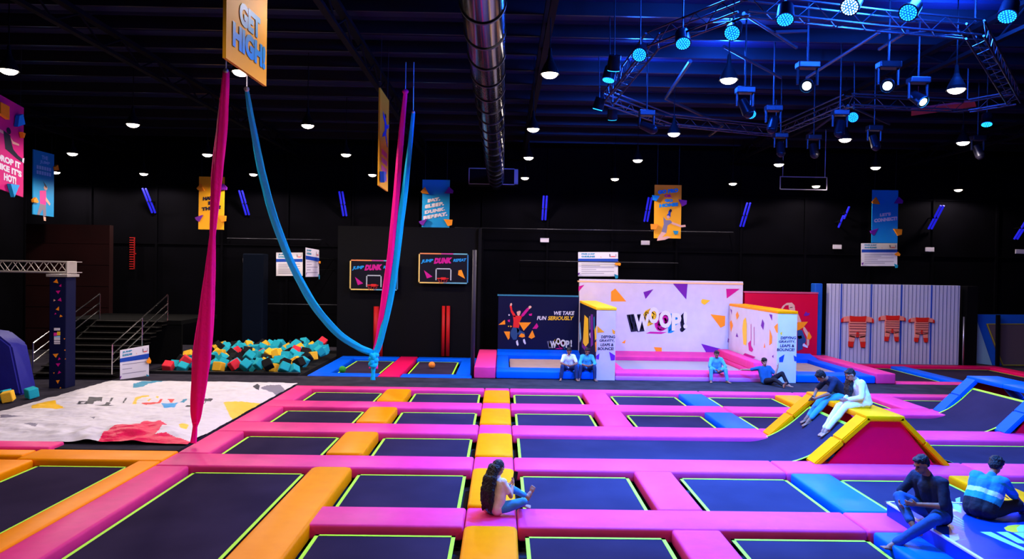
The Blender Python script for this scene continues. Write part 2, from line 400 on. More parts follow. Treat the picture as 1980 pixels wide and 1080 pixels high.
ridge(6.12,7.15,7.88,8.82,13.98,16.8,0.95,ORANGE,HOTPINK,'padded_ridge','padded orange ridge with a magenta side panel where two people sit')
ridge(11.95,12.9,13.75,14.7,16.95,19.85,0.95,SKY,HOTPINK,'padded_ridge','padded blue ramp rising at the right edge with a green edged bed')

# trampoline with the orange frame at the left
tf = [((-6.80,8.2,-6.36,13.66),'orange pad strip running along the long magenta pad at bottom left'),((-9.1,13.66,-6.36,14.42),'orange pad at the back of the bottom left trampoline'),
      ((-9.5,8.2,-8.72,13.64),'orange pad strip at the left frame edge'),((-12.4,13.9,-9.12,14.36),'orange pad at the far left in front of the airbag cover')]
for (a,b,c,d), lb in tf: pad(a,b,c,d,ORANGE,lb)
pad(-12.4,14.38,-8.9,14.9,PINK,'magenta pad at the left frame edge along the airbag cover', z=0.04)
bed(-8.72,8.2,-6.80,13.66,'dark trampoline bed framed in orange at the bottom left')
bed(-12.4,8.2,-9.5,13.9,'dark trampoline bed cut by the left frame edge')

# raised platform at the bottom right
pl = empty('raised_platform', (7.8,9.5,0), label='blue raised platform with white printed letters at the bottom right', cat='platform')
o = MB().box((5.98,7.3,-0.30),(12.5,11.05,0.20),0.02).build('foam_block', mat('royal_vinyl', (0.004,0.035,0.50), 0.28, bump=0.05, bscale=2), pl)
MB().box((5.965,7.3,0.19),(6.015,11.06,0.212)).box((5.965,11.03,0.19),(12.5,11.065,0.212)).build('edge_piping', WHITE, pl)
sh = Sheet(lambda u, v, L: atz(u, v, 0.2+0.0018*L))
c2 = lambda pts: K(1700,930,7.0714,pts)
for pts in ([(1380,690),(1530,690),(1900,870),(1980,905),(1980,950)],[(1600,690),(1750,690),(1980,820),(1980,850),(1900,845)],[(1830,700),(1980,695),(1980,780)]): sh.poly(P_LB, c2(pts))
sh.poly(P_YE, c2([(1705,635),(1760,605),(1860,592),(1980,592),(1980,690),(1820,695),(1740,675)]))
sh.poly(P_LB, c2([(1880,640),(1930,600),(1980,590),(1980,690),(1900,690)]), 2)
sh.poly(P_SK, c2([(1330,505),(1380,458),(1500,480),(1550,512)])); sh.poly(P_SK, c2([(985,415),(985,370),(1030,375),(1090,410)]))
sh.poly(P_SK, c2([(955,590),(1000,700),(1080,720),(1100,790),(985,840),(960,760)]))
for i in range(9): sh.poly(P_LB, c2([(985+i*4,275+i*14),(1000+i*4,275+i*14),(1130,345+i*11),(1118,345+i*11)]))
for i in range(9): sh.poly(P_LB, c2([(960+i*8,430+i*48),(975+i*8,430+i*48),(1160+i*5,545+i*30),(1145+i*5,545+i*30)]))
for i in range(6): sh.poly(P_LB, c2([(1040+i*4,238+i*16),(1105,215+i*16),(1110,222+i*16),(1048,248+i*16)]))
sh.build('printed_letters', pl)

# the white printed airbag cover
def pin(x, y, P):
    c = False; j = len(P)-1
    for i in range(len(P)):
        xi, yi = P[i]; xj, yj = P[j]
        if (yi > y) != (yj > y) and x < (xj-xi)*(y-yi)/(yj-yi)+xi: c = not c
        j = i
    return c
from mathutils import noise
AIRW = mat('white_airbag_nylon', (0.70,0.66,0.68), 0.55, bump=0.35, bscale=3.0, var=0.05, vscale=5)
AIRP = mat('pink_airbag_nylon', (0.80,0.002,0.08), 0.4, spec=0.08, bump=0.8, bscale=5.0)
aw = c3 = lambda pts: K(0,720,3.3,pts)
c7 = lambda pts: K(130,720,6.6,pts)
art = [(P_TE, c3([(848,100),(850,85),(905,58),(970,48),(900,42),(1065,42),(1030,70),(950,80),(905,98),(850,103)])),
 (P_YE, c3([(200,240),(200,210),(280,185),(350,180),(360,205),(415,235),(360,240),(260,238)])),
 (P_YE, c3([(1425,205),(1540,185),(1660,183),(1600,240),(1510,300),(1470,270)])), (P_YE, c3([(1140,345),(1165,332),(1205,340),(1190,360),(1150,360)])),
 (P_GR, c3([(0,300),(0,275),(90,285),(150,287),(60,300)])), (P_GR, c3([(140,340),(180,330),(240,338),(225,352)])),(P_GR, c3([(572,288),(620,285),(597,308)])),
 (P_BK, c3([(1605,92),(1640,78),(1660,85),(1650,120),(1625,110)])),(P_GR, c3([(1660,105),(1720,78),(1790,75),(1820,100),(1850,108),(1790,145),(1740,120)])),
 (P_BK, c3([(1880,85),(1960,70),(1870,150),(1760,230),(1690,270),(1590,265),(1650,190),(1780,150),(1860,110)])),
 (P_BK, c3([(1370,385),(1480,330),(1590,262),(1600,275),(1500,345)])),
 (P_BK, c7([(115,425),(150,380),(250,375),(280,330),(450,330),(440,370),(370,365),(330,425)])),(WHITE, c7([(160,415),(180,390),(235,388),(215,415)])),
 (P_BK, c7([(535,380),(560,345),(595,338),(560,375)])),(P_BK, c7([(480,435),(500,400),(565,395),(535,435)])),(P_BK, c7([(705,395),(740,345),(768,345),(725,395)])),
 (P_BK, c7([(340,428),(480,430),(620,440),(500,445)])),
 (P_YE, c7([(830,410),(870,340),(960,305),(1040,310),(1045,345),(950,350),(890,370),(880,410)])),(P_YE, c7([(1020,385),(1050,360),(1075,365),(1040,395)])),(P_YE, c7([(1130,345),(1145,325),(1170,330),(1155,355)])),
 (P_RD, c7([(940,405),(1150,410),(1190,355),(1220,355),(1185,420),(1000,428)])),(P_RD, c7([(1280,350),(1370,350),(1340,395),(1310,395)])),
 (P_CY, c7([(1195,425),(1420,400),(1370,460),(1240,455)])),(P_TE, c7([(1430,400),(1480,355),(1530,360),(1490,400)])),
 (P_BK, c7([(1500,455),(1520,440),(1640,440),(1640,452)])),(P_BK, c7([(1650,420),(1760,395),(1730,350),(1860,350),(1830,375),(1790,375),(1740,415),(1660,435)])),
 (AIRP, c7([(200,900),(240,880),(400,860),(490,790),(560,745),(930,665),(990,625),(1080,650),(1190,632),(1275,690),(1120,820),(1260,800),(1600,860),(1640,940),(1480,975),(1200,960),(700,930)])),
]
bm = bmesh.new(); ms = [AIRW]
for a, p in art:
    if a not in ms: ms.append(a)
NX, NY = 300, 290
X0, X1, Y0, Y1 = -12.3, -6.42, 14.92, 22.95
vv = []
for j in range(NY+1):
    row = []
    for i in range(NX+1):
        x = X0+(X1-X0)*i/NX; y = Y0+(Y1-Y0)*j/NY
        ex = min(i, NX-i)/NX; ey = min(j, NY-j)/NY
        if i < 12: x += 0.18*noise.noise((y*0.8,3,0))
        yb = y+0.10*noise.noise((x*0.7,9,0)) if j in (0, NY) else y
        e = min(1, min(ex*8, ey*10))
        h = 0.10*e + (0.055*noise.noise((x*1.3+y*0.5, y*2.6, 0)) + 0.022*noise.noise((x*3.0, y*7.0, 4)) + 0.010*noise.noise((x*8, y*14, 7)))*(0.35+0.65*e)
        # crumpled heap of the pink sail at the near right corner
        k = max(0, 1-math.hypot((x+8.0)/1.9, (y-15.4)/0.9)); h += k*0.18*(0.7+0.6*noise.noise((x*3, y*3, 2)))
        row.append(bm.verts.new((x, yb, 0.0+h)))
    vv.append(row)
BB = [(min(p[0] for p in P), min(p[1] for p in P), max(p[0] for p in P), max(p[1] for p in P)) for _, P in art]
for j in range(NY):
    for i in range(NX):
        f = bm.faces.new((vv[j][i], vv[j][i+1], vv[j+1][i+1], vv[j+1][i])); f.smooth = True
        c = Vector((vv[j][i].co.x+0.01, vv[j][i].co.y+0.01, 0.06)) - CAM
        d = c.dot(WV); px = CX+F_PX*c.dot(RV)/d; py = CY-F_PX*c.dot(UV)/d
        for (mt, P), bb in zip(art, BB):
            if bb[0] <= px <= bb[2] and bb[1] <= py <= bb[3] and pin(px, py, P): f.material_index = ms.index(mt)
me = bpy.data.meshes.new('airbag_cover'); bm.to_mesh(me); bm.free()
for x in ms: me.materials.append(x)
o = bpy.data.objects.new('airbag_cover', me); COL.objects.link(o)
tag(o, 'large crumpled white airbag cover with printed shapes and magenta folds on the floor', 'airbag')

# ------------------------------------------------------------------ back of the hall
def panel_box(Y, x0, y0, x1, y1, th=0.06):
    a = aty(x0, y1, Y); b = aty(x1, y0, Y); return (a.x, Y, a.z), (b.x, Y+th, b.z)

# --- dunk lanes
for a, lb in (((-6.6,24.62,-4.2,25.3),'blue pad at the front of the left dunk lane'),((-3.45,24.62,-1.0,25.3),'blue pad at the front of the right dunk lane'),
              ((-6.6,29.4,-4.2,30.1),'blue pad at the back of the left dunk lane'),((-3.45,29.4,-1.0,30.1),'blue pad at the back of the right dunk lane'),
              ((-6.6,25.3,-5.95,29.4),'blue pad along the outer left side of the left dunk lane'),((-1.6,25.3,-1.0,29.4),'blue pad along the right side of the right dunk lane')):
    pad(*a, SKY, lb, z=-0.0)
pad(-4.2,24.62,-3.45,30.1,REDPINK,'red pad running back between the two dunk lanes', z=0.01)
bed(-5.95,25.3,-4.2,29.4,'dark trampoline bed of the left dunk lane under a basketball hoop')
bed(-3.45,25.3,-1.6,29.4,'dark trampoline bed of the right dunk lane under a basketball hoop')
for (px, py, mt, lb, nm) in ((835,707,mat('orange_ball',(1.0,0.28,0.03),0.6,bump=0.2,bscale=30),'orange ball lying on the right dunk lane trampoline','ball'),(662,716,mat('green_ball',(0.03,0.35,0.03),0.6,bump=0.2,bscale=30),'green ball lying on the left dunk lane trampoline','ball')):
    c = atz(px, py+4, -0.08); r = 0.125
    b = MB().ball((0,0,0), r, sub=3)
    o = b.build(nm, mt, smooth=True); o.location = (c.x, c.y, r-0.09); tag(o, lb, 'ball')
# padded end wall of the dunk lanes with red posts
dw = MB().box((-6.9,30.35,-0.36),(-0.9,30.5,5.4)).box((-1.02,30.0,-0.3),(-0.92,30.5,5.4))
tag(dw.build('wall_dunk', BLACK), kind='structure')
RP = mat('red_foam', (0.50,0.008,0.008), 0.5)
for i, (px, y0, y1, w) in enumerate(((727,592,692,9),(736,650,690,7),(857,591,688,5),(866,591,688,6))):
    a = aty(px-w/2, y0, 30.22); b = aty(px+w/2, y1, 30.22)
    o = MB().tube(((a.x+b.x)/2,30.24,max(b.z,-0.03)),((a.x+b.x)/2,30.24,a.z),(b.x-a.x)/2,n=14).build('padded_post', RP, smooth=True)
    tag(o, ['tall red padded post left of the pair under the left hoop','short red padded post beside the silk knot','left red padded post of the pair under the right hoop','right red padded post of the pair under the right hoop'][i], 'post')
BOARD = mat('hoop_board', (0.006,0.006,0.012), 0.3)
for i, (x0, y0, x1, y1) in enumerate(((676,503,770,560),(809,490,906,547))):
    Y = 30.0; A = aty(x0, y1, Y); B = aty(x1, y0, Y); c = (A+B)/2
    t = empty('basketball_hoop', (c.x, Y, c.z), label=['lower left basketball hoop with a painted black backboard','higher right basketball hoop with a painted black backboard'][i], cat='basketball hoop')
    bb_ = MB().box((A.x,Y,A.z),(B.x,Y+0.05,B.z)).build('backboard', BOARD, t)
    fr = MB(); q = 0.05
    fr.m(mat('frame_yellow',(0.85,0.6,0.15),0.5)).box((A.x,Y-0.02,A.z),(A.x+q,Y+0.06,B.z)).m(mat('frame_blue',(0.03,0.18,0.35),0.5)).box((B.x-q,Y-0.02,A.z),(B.x,Y+0.06,B.z))
    fr.m(mat('frame_orange',(0.8,0.25,0.08),0.5)).box((A.x,Y-0.02,B.z-q),(c.x-0.1,Y+0.06,B.z)).m(mat('frame_magenta',(0.5,0.05,0.25),0.5)).box((c.x-0.1,Y-0.02,B.z-q),(c.x+0.4,Y+0.06,B.z)).m(mat('frame_teal',(0.15,0.45,0.5),0.5)).box((c.x+0.4,Y-0.02,B.z-q),(B.x,Y+0.06,B.z))
    fr.m(mat('frame_yellow',(0.85,0.6,0.15),0.5)).box((A.x,Y-0.02,A.z),(c.x,Y+0.06,A.z+q)).m(mat('frame_teal',(0.15,0.45,0.5),0.5)).box((c.x,Y-0.02,A.z),(B.x,Y+0.06,A.z+q))
    fr.build('board_frame', None, t)
    sh = Sheet(wall_map(Y, 0.003)); W = x1-x0; H = y1-y0
    sh.text(P_CY,'JUMP',(x0+W*.06,y0+H*.19,x0+W*.29,y0+H*.33),0.05,0.25,rise=0.07); sh.text(P_MA,'DUNK',(x0+W*.32,y0+H*.14,x0+W*.67,y0+H*.34),0.09,0.25,rise=0.03); sh.text(P_CY,'REPEAT',(x0+W*.70,y0+H*.17,x0+W*.95,y0+H*.27),0.04,0.25,rise=0.05)
    sh.poly(P_MA,[(x0+W*.11,y0+H*.56),(x0+W*.28,y0+H*.78),(x0+W*.17,y0+H*.84)]); sh.poly(P_OR,[(x0+W*.80,y0+H*.57),(x0+W*.86,y0+H*.55),(x0+W*.93,y0+H*.85),(x0+W*.79,y0+H*.72)])
    sh.build('board_print', t)
    sq = MB(); a = aty(x0+W*.34, y1-H*.10, Y); b = aty(x0+W*.66, y0+H*.50, Y); g = 0.045
    for bx in (((a.x,a.z),(a.x+g,b.z)),((b.x-g,a.z),(b.x,b.z)),((a.x,b.z-g),(b.x,b.z))): sq.box((bx[0][0],Y-0.015,bx[0][1]),(bx[1][0],Y-0.005,bx[1][1]))
    sq.build('target_square', mat('grey_tape',(0.45,0.5,0.48),0.5), bb_)
    rim = MB(); rc = Vector(((a.x+b.x)/2, Y-0.30, a.z+0.08)); pts = [rc+Vector((0.23*cos(k*pi/10), 0.23*sin(k*pi/10), 0)) for k in range(21)]
    rim.path(pts, 0.016, 6); rim.box((rc.x-0.10,Y-0.09,rc.z-0.06),(rc.x+0.10,Y-0.02,rc.z+0.04)); rim_ = rim.build('rim', mat('rim_red',(0.75,0.02,0.02),0.4), t)
    net = MB()
    for k in range(10):
        a0 = k*pi/5; net.tube(rc+Vector((0.22*cos(a0),0.22*sin(a0),0)), rc+Vector((0.13*cos(a0+.3),0.13*sin(a0+.3),-0.2)), 0.006, n=5)
    net.build('net', mat('net_red',(0.45,0.03,0.03),0.7), rim_)
    MB().tube((c.x,Y+0.06,c.z),(c.x,30.4,c.z),0.05).build('wall_bracket', DARKSTEEL, t)

# --- foam pit
tag(MB().box((-11.95,24.66,-0.36),(-6.9,24.86,0.06)).box((-11.95,24.86,-0.36),(-11.8,31.4,0.06)).box((-11.95,31.3,-0.36),(-6.9,31.45,0.06)).build('wall_pit', mat('pit_vinyl',(0.008,0.008,0.010),0.5)), kind='structure')
FOAM = [('teal', mat('teal_foam',(0.015,0.42,0.50),0.9,bump=.2,bscale=40)),('yellow', mat('yellow_foam',(0.95,0.52,0.03),0.9,bump=.2,bscale=40)),('red', mat('red_foam_cube',(0.80,0.03,0.05),0.9,bump=.2,bscale=40)),('black', mat('black_foam',(0.006,0.006,0.007),0.9,bump=.2,bscale=40))]
cube_me = {}
for nme, mt in FOAM:
    mb = MB().box((-0.155,-0.155,-0.155),(0.155,0.155,0.155),0.02,1); o = mb.build('foam_cube', mt); cube_me[nme] = o.data; bpy.data.objects.remove(o)
rs = random.Random(11)
def cube(x, y, z, c):
    o = bpy.data.objects.new('foam_cube', cube_me[c]); COL.objects.link(o); o.location = (x, y, z)
    o.rotation_euler = (rs.uniform(-.9,.9), rs.uniform(-.9,.9), rs.uniform(0,3)); return o
for j in range(14):
    for i in range(15):
        y = 25.1+j*0.43+rs.uniform(-.08,.08); x = -11.5+i*0.44+rs.uniform(-.1,.1)
        if x > -7.12 or rs.random() < 0.05: continue
        z = 0.06+0.20*(j/13.0)+rs.uniform(-0.02,0.24)
        r = rs.random(); teal = 0.52 if x > -11 else 0.35
        c = 'teal' if r < teal else 'yellow' if r < teal+0.13 else 'red' if r < teal+0.22 else 'black'
        cube(x, y, z, c); tag(bpy.context.scene.objects[-1] if False else COL.objects[-1], '%s foam cube lying in the black foam pit left of the dunk lanes' % c, 'foam cube', '%s foam cubes in the foam pit' % c)
tag(MB().box((-11.8,24.87,-0.36),(-6.92,31.3,-0.06)).build('pit_filling', mat('black_foam',(0.006,)*3)), 'black loose foam under the foam cubes in the pit', 'foam', kind='stuff')

# --- raised trampolines with printed walls
Zt = 0.24; YF = 24.62; YB = 29.95
def solid(name, a, b, mt, label, cat, bev=0.04):
    o = MB().box(a, b, bev, 3).build(name, mt); smooth_by_angle(o); return tag(o, label, cat)
solid('foam_block',(-0.92,YF,-0.03),(-0.19,YB,0.37),PINK,'pink foam block at the left end of the raised trampolines','foam block')
def raised(x0, x1, mt, label, tan, front_x1=None, ztop=Zt):
    t = empty('raised_trampoline', ((x0+x1)/2, YF, -0.03), label=label, cat='trampoline')
    smooth_by_angle(MB().box((x0,YF,-0.03),(x1,YF+0.95,ztop),0.05,3).build('front_pad', mt, t))
    smooth_by_angle(MB().box((x0,YF+0.95,-0.03),(x0+0.45,YB-0.8,ztop),0.03,2).build('side_pad', mt, t))
    smooth_by_angle(MB().box((x1-0.45,YF+0.95,-0.03),(x1,YB-0.8,ztop),0.03,2).build('side_pad', mt, t))
    smooth_by_angle(MB().prism([(x0,YB-0.8,-0.03),(x0,YB,-0.03),(x0,YB,ztop+0.15),(x0,YB-0.8,ztop)],(x1-x0,0,0)).build('back_pad', mt, t))
    MB().box((x0+0.5,YF+1.0,ztop-0.16),(x1-0.5,YB-0.85,ztop-0.14)).build('woven_bed', tan, t)
    return t
raised(-0.17,3.2,SKY,'raised blue padded trampoline with a tan bed below the navy wall',TANBED)
t = raised(3.9,9.38,PINK,'raised pink padded trampoline with a grey bed between the two printed partitions',mat('grey_mesh_fabric',(0.36,0.30,0.30),0.6))
smooth_by_angle(MB().box((3.9,YF-0.02,-0.03),(9.38,YF+0.1,0.12),0.03).build('front_step', mat('lilac_vinyl',(0.62,0.16,0.62),0.42,bump=.1,bscale=2), t))
# sloping pink pad along the right partition
solid('foam_block',(8.95,YF+0.9,Zt),(9.38,YB-0.1,Zt+0.30),PINK,'long pink foam wedge along the foot of the right printed partition','foam block')
raised(10.12,12.85,SKY,'raised blue padded trampoline with a tan bed below the red wall',TANBED)
solid('foam_block',(12.87,YF,-0.03),(13.55,YB,0.33),PINK,'pink foam block at the right end of the raised trampolines','foam block')

def printed_wall(name, label, Y, x0, y0, x1, y1, mt, cat='printed wall', th=0.25, zlow=-0.03):
    A, B = panel_box(Y, x0, y0, x1, y1, th); c = ((A[0]+B[0])/2, Y, zlow)
    t = empty(name, c, label=label, cat=cat)
    MB().box((A[0],Y,zlow),(B[0],Y+th,B[2]),0.012).build('board', mt, t); return t
# navy wall
t = printed_wall('printed_wall','navy printed wall with a jumping figure in red and WE TAKE FUN SERIOUSLY',30.0,962,571,1119,680,NAVY)
A = aty(962,571,30); B = aty(1119,571,30); MB().box((A.x,29.97,A.z-0.01),(B.x,30.27,A.z+0.05)).build('top_trim', mat('teal_trim',(0.03,0.20,0.30),0.4), t)
sh = Sheet(wall_map(30.0)); c8 = lambda p: K(960,560,7.7125,p)
def fig1():
    s = sh.poly
    s(P_SK, c8([(200,235),(205,205),(225,195),(235,215),(225,240)])); s(P_SK, c8([(475,275),(480,245),(505,235),(525,250),(515,270),(490,285)]))
    s(P_RD, c8([(195,235),(228,240),(235,300),(280,370),(285,405),(255,400),(215,330)])); s(P_MA, c8([(490,285),(465,262),(420,310),(365,375),(375,410),(410,385),(465,320)]))
    s(P_RD, c8([(245,385),(300,385),(350,385),(385,400),(350,470),(335,570),(245,560),(255,470)]))
    s(P_SK, c8([(310,375),(300,330),(315,300),(345,300),(362,325),(350,370),(330,390)]), 2); s(P_BK, c8([(300,330),(312,298),(345,293),(362,310),(340,312),(318,320)]), 3)
    s(P_JE, c8([(245,560),(335,565),(345,600),(320,640),(300,740),(250,745),(215,690),(205,640),(225,590)])); s(P_JE, c8([(300,560),(345,600),(420,640),(425,700),(390,720),(350,690),(310,640)]), 1)
    s(WHITE, c8([(290,770),(315,745),(330,820),(315,838),(300,815)])); s(WHITE, c8([(395,740),(420,730),(440,800),(425,815),(400,780)]))
fig1()
for mt, p in ((P_OR,[(30,520),(125,445),(130,515)]),(P_OR,[(330,485),(515,485),(405,610)]),(P_OR,[(110,620),(200,620),(195,720),(175,745)]),(P_OR,[(330,695),(370,645),(415,660),(425,700),(380,710)]),
    (P_OR,[(535,600),(575,700),(520,730),(475,705)]),(P_MA,[(600,495),(625,545),(600,580),(535,580)]),(P_MA,[(480,360),(530,350),(525,385),(490,385)]),(P_OR,[(200,530),(235,540),(210,560)]),(P_YE,[(170,540),(182,530),(190,545),(178,552)]),(WHITE,[(175,370),(190,360),(200,378),(185,388)]),(P_MA,[(165,450),(200,440),(200,480),(175,475)])):
    sh.poly(mt, c8(p), 4)
sh.text(WHITE,'WE TAKE',(960+850/7.71,560+318/7.71,960+1158/7.71,560+375/7.71),0.03,0.2); sh.text(WHITE,'FUN',(960+608/7.71,560+392/7.71,960+740/7.71,560+450/7.71),0.03,0.2); sh.text(P_YE,'SERIOUSLY',(960+770/7.71,560+392/7.71,960+1145/7.71,560+452/7.71),0.03,0.2)
logo(sh, 1058, 653, 0.080, white=mat('cream_print',(0.75,0.7,0.6),0.5), dark=P_GR)
sh.build('wall_print', t)
# white wall
t = printed_wall('printed_wall','tall white printed wall with the big WOOP! logo and coloured triangles',29.96,1118,544,1437,690,WHITEP)
A = aty(1118,544,29.96); B = aty(1437,544,29.96); MB().box((A.x,29.94,A.z-0.02),(B.x,30.24,A.z+0.04)).build('top_trim', mat('peach_trim',(0.95,0.55,0.25),0.4), t)
sh = Sheet(wall_map(29.96)); c5 = lambda p: K(1180,540,4.714,p); c4 = lambda p: K(880,540,4.91,p)
for mt, p in ((P_OR,[(1480,115),(1520,85),(1625,208),(1480,208)]),(P_PU,[(1787,120),(1882,92),(1808,185)]),(P_OR,[(1580,600),(1620,570),(1612,608)]),(P_OR,[(1885,640),(1962,645),(1962,690),(1915,700)]),(P_MA,[(1172,65),(1228,50),(1172,115)])): sh.poly(mt, c4(p), 2)
for mt, p in ((P_PU,[(567,32),(705,35),(692,182)]),(P_MA,[(1056,85),(1180,85),(1062,172)]),(P_YE,[(828,190),(840,178),(912,190),(860,232),(830,215)]),(P_OR,[(912,316),(1048,332),(1045,420),(1005,440)]),(P_PU,[(828,585),(1000,630),(1030,665),(990,685),(880,675)])): sh.poly(mt, c5(p), 2)
logo(sh, 1212, 593, 0.195)
sh.build('wall_print', t)
# red wall
t = printed_wall('printed_wall','red printed wall with a leaning figure behind the right partition',30.0,1438,565,1582,680,REDP)
A = aty(1438,565,30); B = aty(1582,565,30); MB().box((A.x,29.97,A.z-0.01),(B.x,30.27,A.z+0.05)).build('top_trim', mat('rose_trim',(0.55,0.08,0.18),0.4), t)
sh = Sheet(wall_map(30.0)); c6 = lambda p: K(1430,560,7.712,p)
for mt, p in ((P_SK,[(610,300),(640,240),(700,195),(780,190),(820,230),(830,320),(870,350),(920,470),(900,500),(700,420),(760,330),(735,280),(730,225),(680,235),(640,290)]),(P_BK,[(745,262),(790,255),(788,265),(748,270)]),(P_OR,[(870,480),(1020,475),(950,560),(880,600),(760,660),(820,570)]),
    (P_SK,[(945,540),(975,560),(1040,660),(1035,820),(1000,860),(1000,700),(950,600)]),(P_OR,[(1030,615),(1075,700),(1050,740),(1000,735)]),(P_JE,[(860,600),(930,600),(990,740),(980,790),(940,800),(940,880),(860,910)]),(P_OR,[(860,690),(920,680),(930,720),(880,735)]),(WHITE,[(920,830),(960,795),(1020,850),(1010,865)]),(P_PU,[(955,380),(985,320),(1010,345),(1048,345),(1030,380),(990,390)])): sh.poly(mt, c6(p), 2 if mt in (P_SK,) else 3)
sh.text(WHITE,'GO JE',(1430+110/7.71,560+240/7.71,1430+305/7.71,560+275/7.71),0.03,0.1)
sh.build('wall_print', t)
# partitions
def partition(xa, xb, ztop, name_l, side_mt, topm, side_art, pxs, face_mt):
    y0 = 24.56
    t = empty('printed_partition', ((xa+xb)/2, (y0+YB)/2, -0.03), label=name_l, cat='printed partition')
    MB().box((xa,y0,-0.03),(xb,YB-0.1,ztop),0.01).build('board', face_mt, t)
    MB().box((xa-0.02,y0-0.02,ztop),(xb+0.02,YB-0.1,ztop+0.10),0.02).build('top_pad', topm, t)
    MB().box((xa-0.012,y0+0.02,0.0),(xa,YB-0.15,ztop)).build('side_board', side_mt, t)
    sh = Sheet(lambda u, v, L: atx(u, v, xa-0.012)+Vector((-0.004*L,0,0))); side_art(sh); sh.build('side_print', t)
    sh = Sheet(wall_map(y0, 0.004)); x0, x1 = pxs; w = x1-x0
    for k, (s_, dy) in enumerate((('DEFYING',0),('GRAVITY,',0),('LEAPS &',0),('BOUNCE!',0))):
        yy = (650 if x0 > 1300 else 648)+k*7.6; a, b = ((.25,.95),(.16,.92),(.22,.88),(.08,.88))[k]; sh.text(P_BK, s_, (x0+w*a,yy,x0+w*b,yy+5.6), 0.03, 0.1, rise=-0.0)
    return t, sh
def art1(sh):
    for mt, p in ((P_YE,[(1230,335),(1265,370),(1270,600),(1240,640),(1215,600)]),(P_LB,[(1180,420),(1190,400),(1200,560),(1185,600)]),(P_PU,[(1290,330),(1310,330),(1312,620),(1290,640)]),(WHITE,[(1275,520),(1285,500),(1288,560)]),(P_YE,[(1325,480),(1345,430),(1345,560),(1330,580)]),(P_CY,[(1318,360),(1324,350),(1326,470),(1320,480)]),(P_PU,[(1205,560),(1215,620),(1290,660),(1240,680),(1205,640)]),(P_OR,[(1330,600),(1345,580),(1345,680),(1335,690)]),(P_GR,[(1275,350),(1285,345),(1285,470),(1278,480)])): sh.poly(mt, c4(p), 2)
t, sh = partition(3.22,3.88,2.36,'left printed partition with a navy side and DEFYING GRAVITY on its front',NAVY,YELLOW,art1,(1153,1191),mat('peach_panel',(0.66,0.44,0.40),0.5,var=.04))
for mt, p in ((P_OR,[(1350,505),(1350,440),(1420,500)]),(P_OR,[(1495,510),(1490,470),(1520,490),(1515,520)]),(P_PU,[(1337,725),(1370,700),(1365,758),(1340,755)]),(P_PU,[(1462,685),(1518,720),(1515,765),(1480,768)])): sh.poly(mt, c4(p), 2)
sh.build('front_print', t)
def art2(sh):
    for mt, p in ((P_OR,[(1145,320),(1160,290),(1175,330),(1155,368)]),(P_OR,[(1090,390),(1105,370),(1120,420),(1100,480)]),(P_PU,[(1095,265),(1110,280),(1108,320)]),(P_PU,[(1145,520),(1155,485),(1168,525)]),(P_PU,[(1068,580),(1075,535),(1085,545)]),
        (P_YE,[(1205,450),(1215,370),(1235,345),(1245,400),(1245,560),(1240,600),(1215,590)]),(P_MA,[(1258,580),(1285,550),(1285,600),(1305,640),(1290,660),(1265,645)]),(P_MA,[(1282,410),(1286,400),(1287,550),(1282,550)]),(P_MA,[(1310,435),(1314,430),(1315,600),(1311,600)]),
        (P_PU,[(1375,420),(1388,360),(1405,400),(1395,460)]),(P_OR,[(1455,450),(1478,520),(1475,580),(1450,600)]),(P_OR,[(1400,620),(1408,575),(1415,620)]),(P_PU,[(1450,315),(1478,320),(1475,375)]),(P_OR,[(1495,430),(1530,395),(1530,490),(1515,480)]),(P_MA,[(1210,690),(1230,670),(1325,705),(1300,720)]),(P_OR,[(1130,670),(1145,660),(1160,675),(1145,700)]),
        (P_PU,[(1475,700),(1490,685),(1488,715)])): sh.poly(mt, c5(p), 2)
t, sh = partition(9.42,10.08,2.33,'right printed partition with a white side covered in coloured shapes',WHITEP,ORANGE,art2,(1499,1541),mat('pale_panel',(0.62,0.60,0.72),0.5,var=.04))
for mt, p in ((P_DB,[(588,1010),(670,960),(645,1075),(590,1075)]),(P_DB,[(805,975),(850,1000),(850,1065),(815,1060)]),(P_YE,[(600,640),(640,620),(625,690)]),(P_OR,[(580,520),(583,505),(583,640),(581,640)])): sh.poly(mt, c6(p), 2)
sh.build('front_print', t)

# --- stick wall with three suits
t = printed_wall('stick_wall','wide pale striped stick wall with three suits hanging on it',30.2,1601,552,1857,702,mat('pale_fabric',(0.52,0.52,0.62),0.8,bump=.2,bscale=12),th=0.3)
A, B = panel_box(30.2,1601,552,1857,702); Hh = B[2]
mb = MB(); n = 34
for i in range(n):
    x = A[0]+(B[0]-A[0])*(i+0.5)/n; mb.box((x-0.008,30.185,0.0),(x+0.008,30.2,Hh))
mb.build('seam', mat('seam_grey',(0.12,0.14,0.25),0.8), t)
mb = MB()
for fx in (0.09,0.32,0.55,0.78):
    x = A[0]+(B[0]-A[0])*fx; mb.box((x-0.025,30.18,0.0),(x+0.025,30.2,Hh))
mb.build('blue_strap', P_DB, t)
solid('foam_block',(13.1,30.15,-0.03),(13.42,30.6,Hh),DBLUE,'dark blue padded post beside the striped stick wall','post')
SU_R = mat('suit_red',(0.70,0.02,0.01),0.6,bump=.2,bscale=20); SU_P = mat('suit_peach',(0.85,0.26,0.17),0.7,bump=.2,bscale=20)
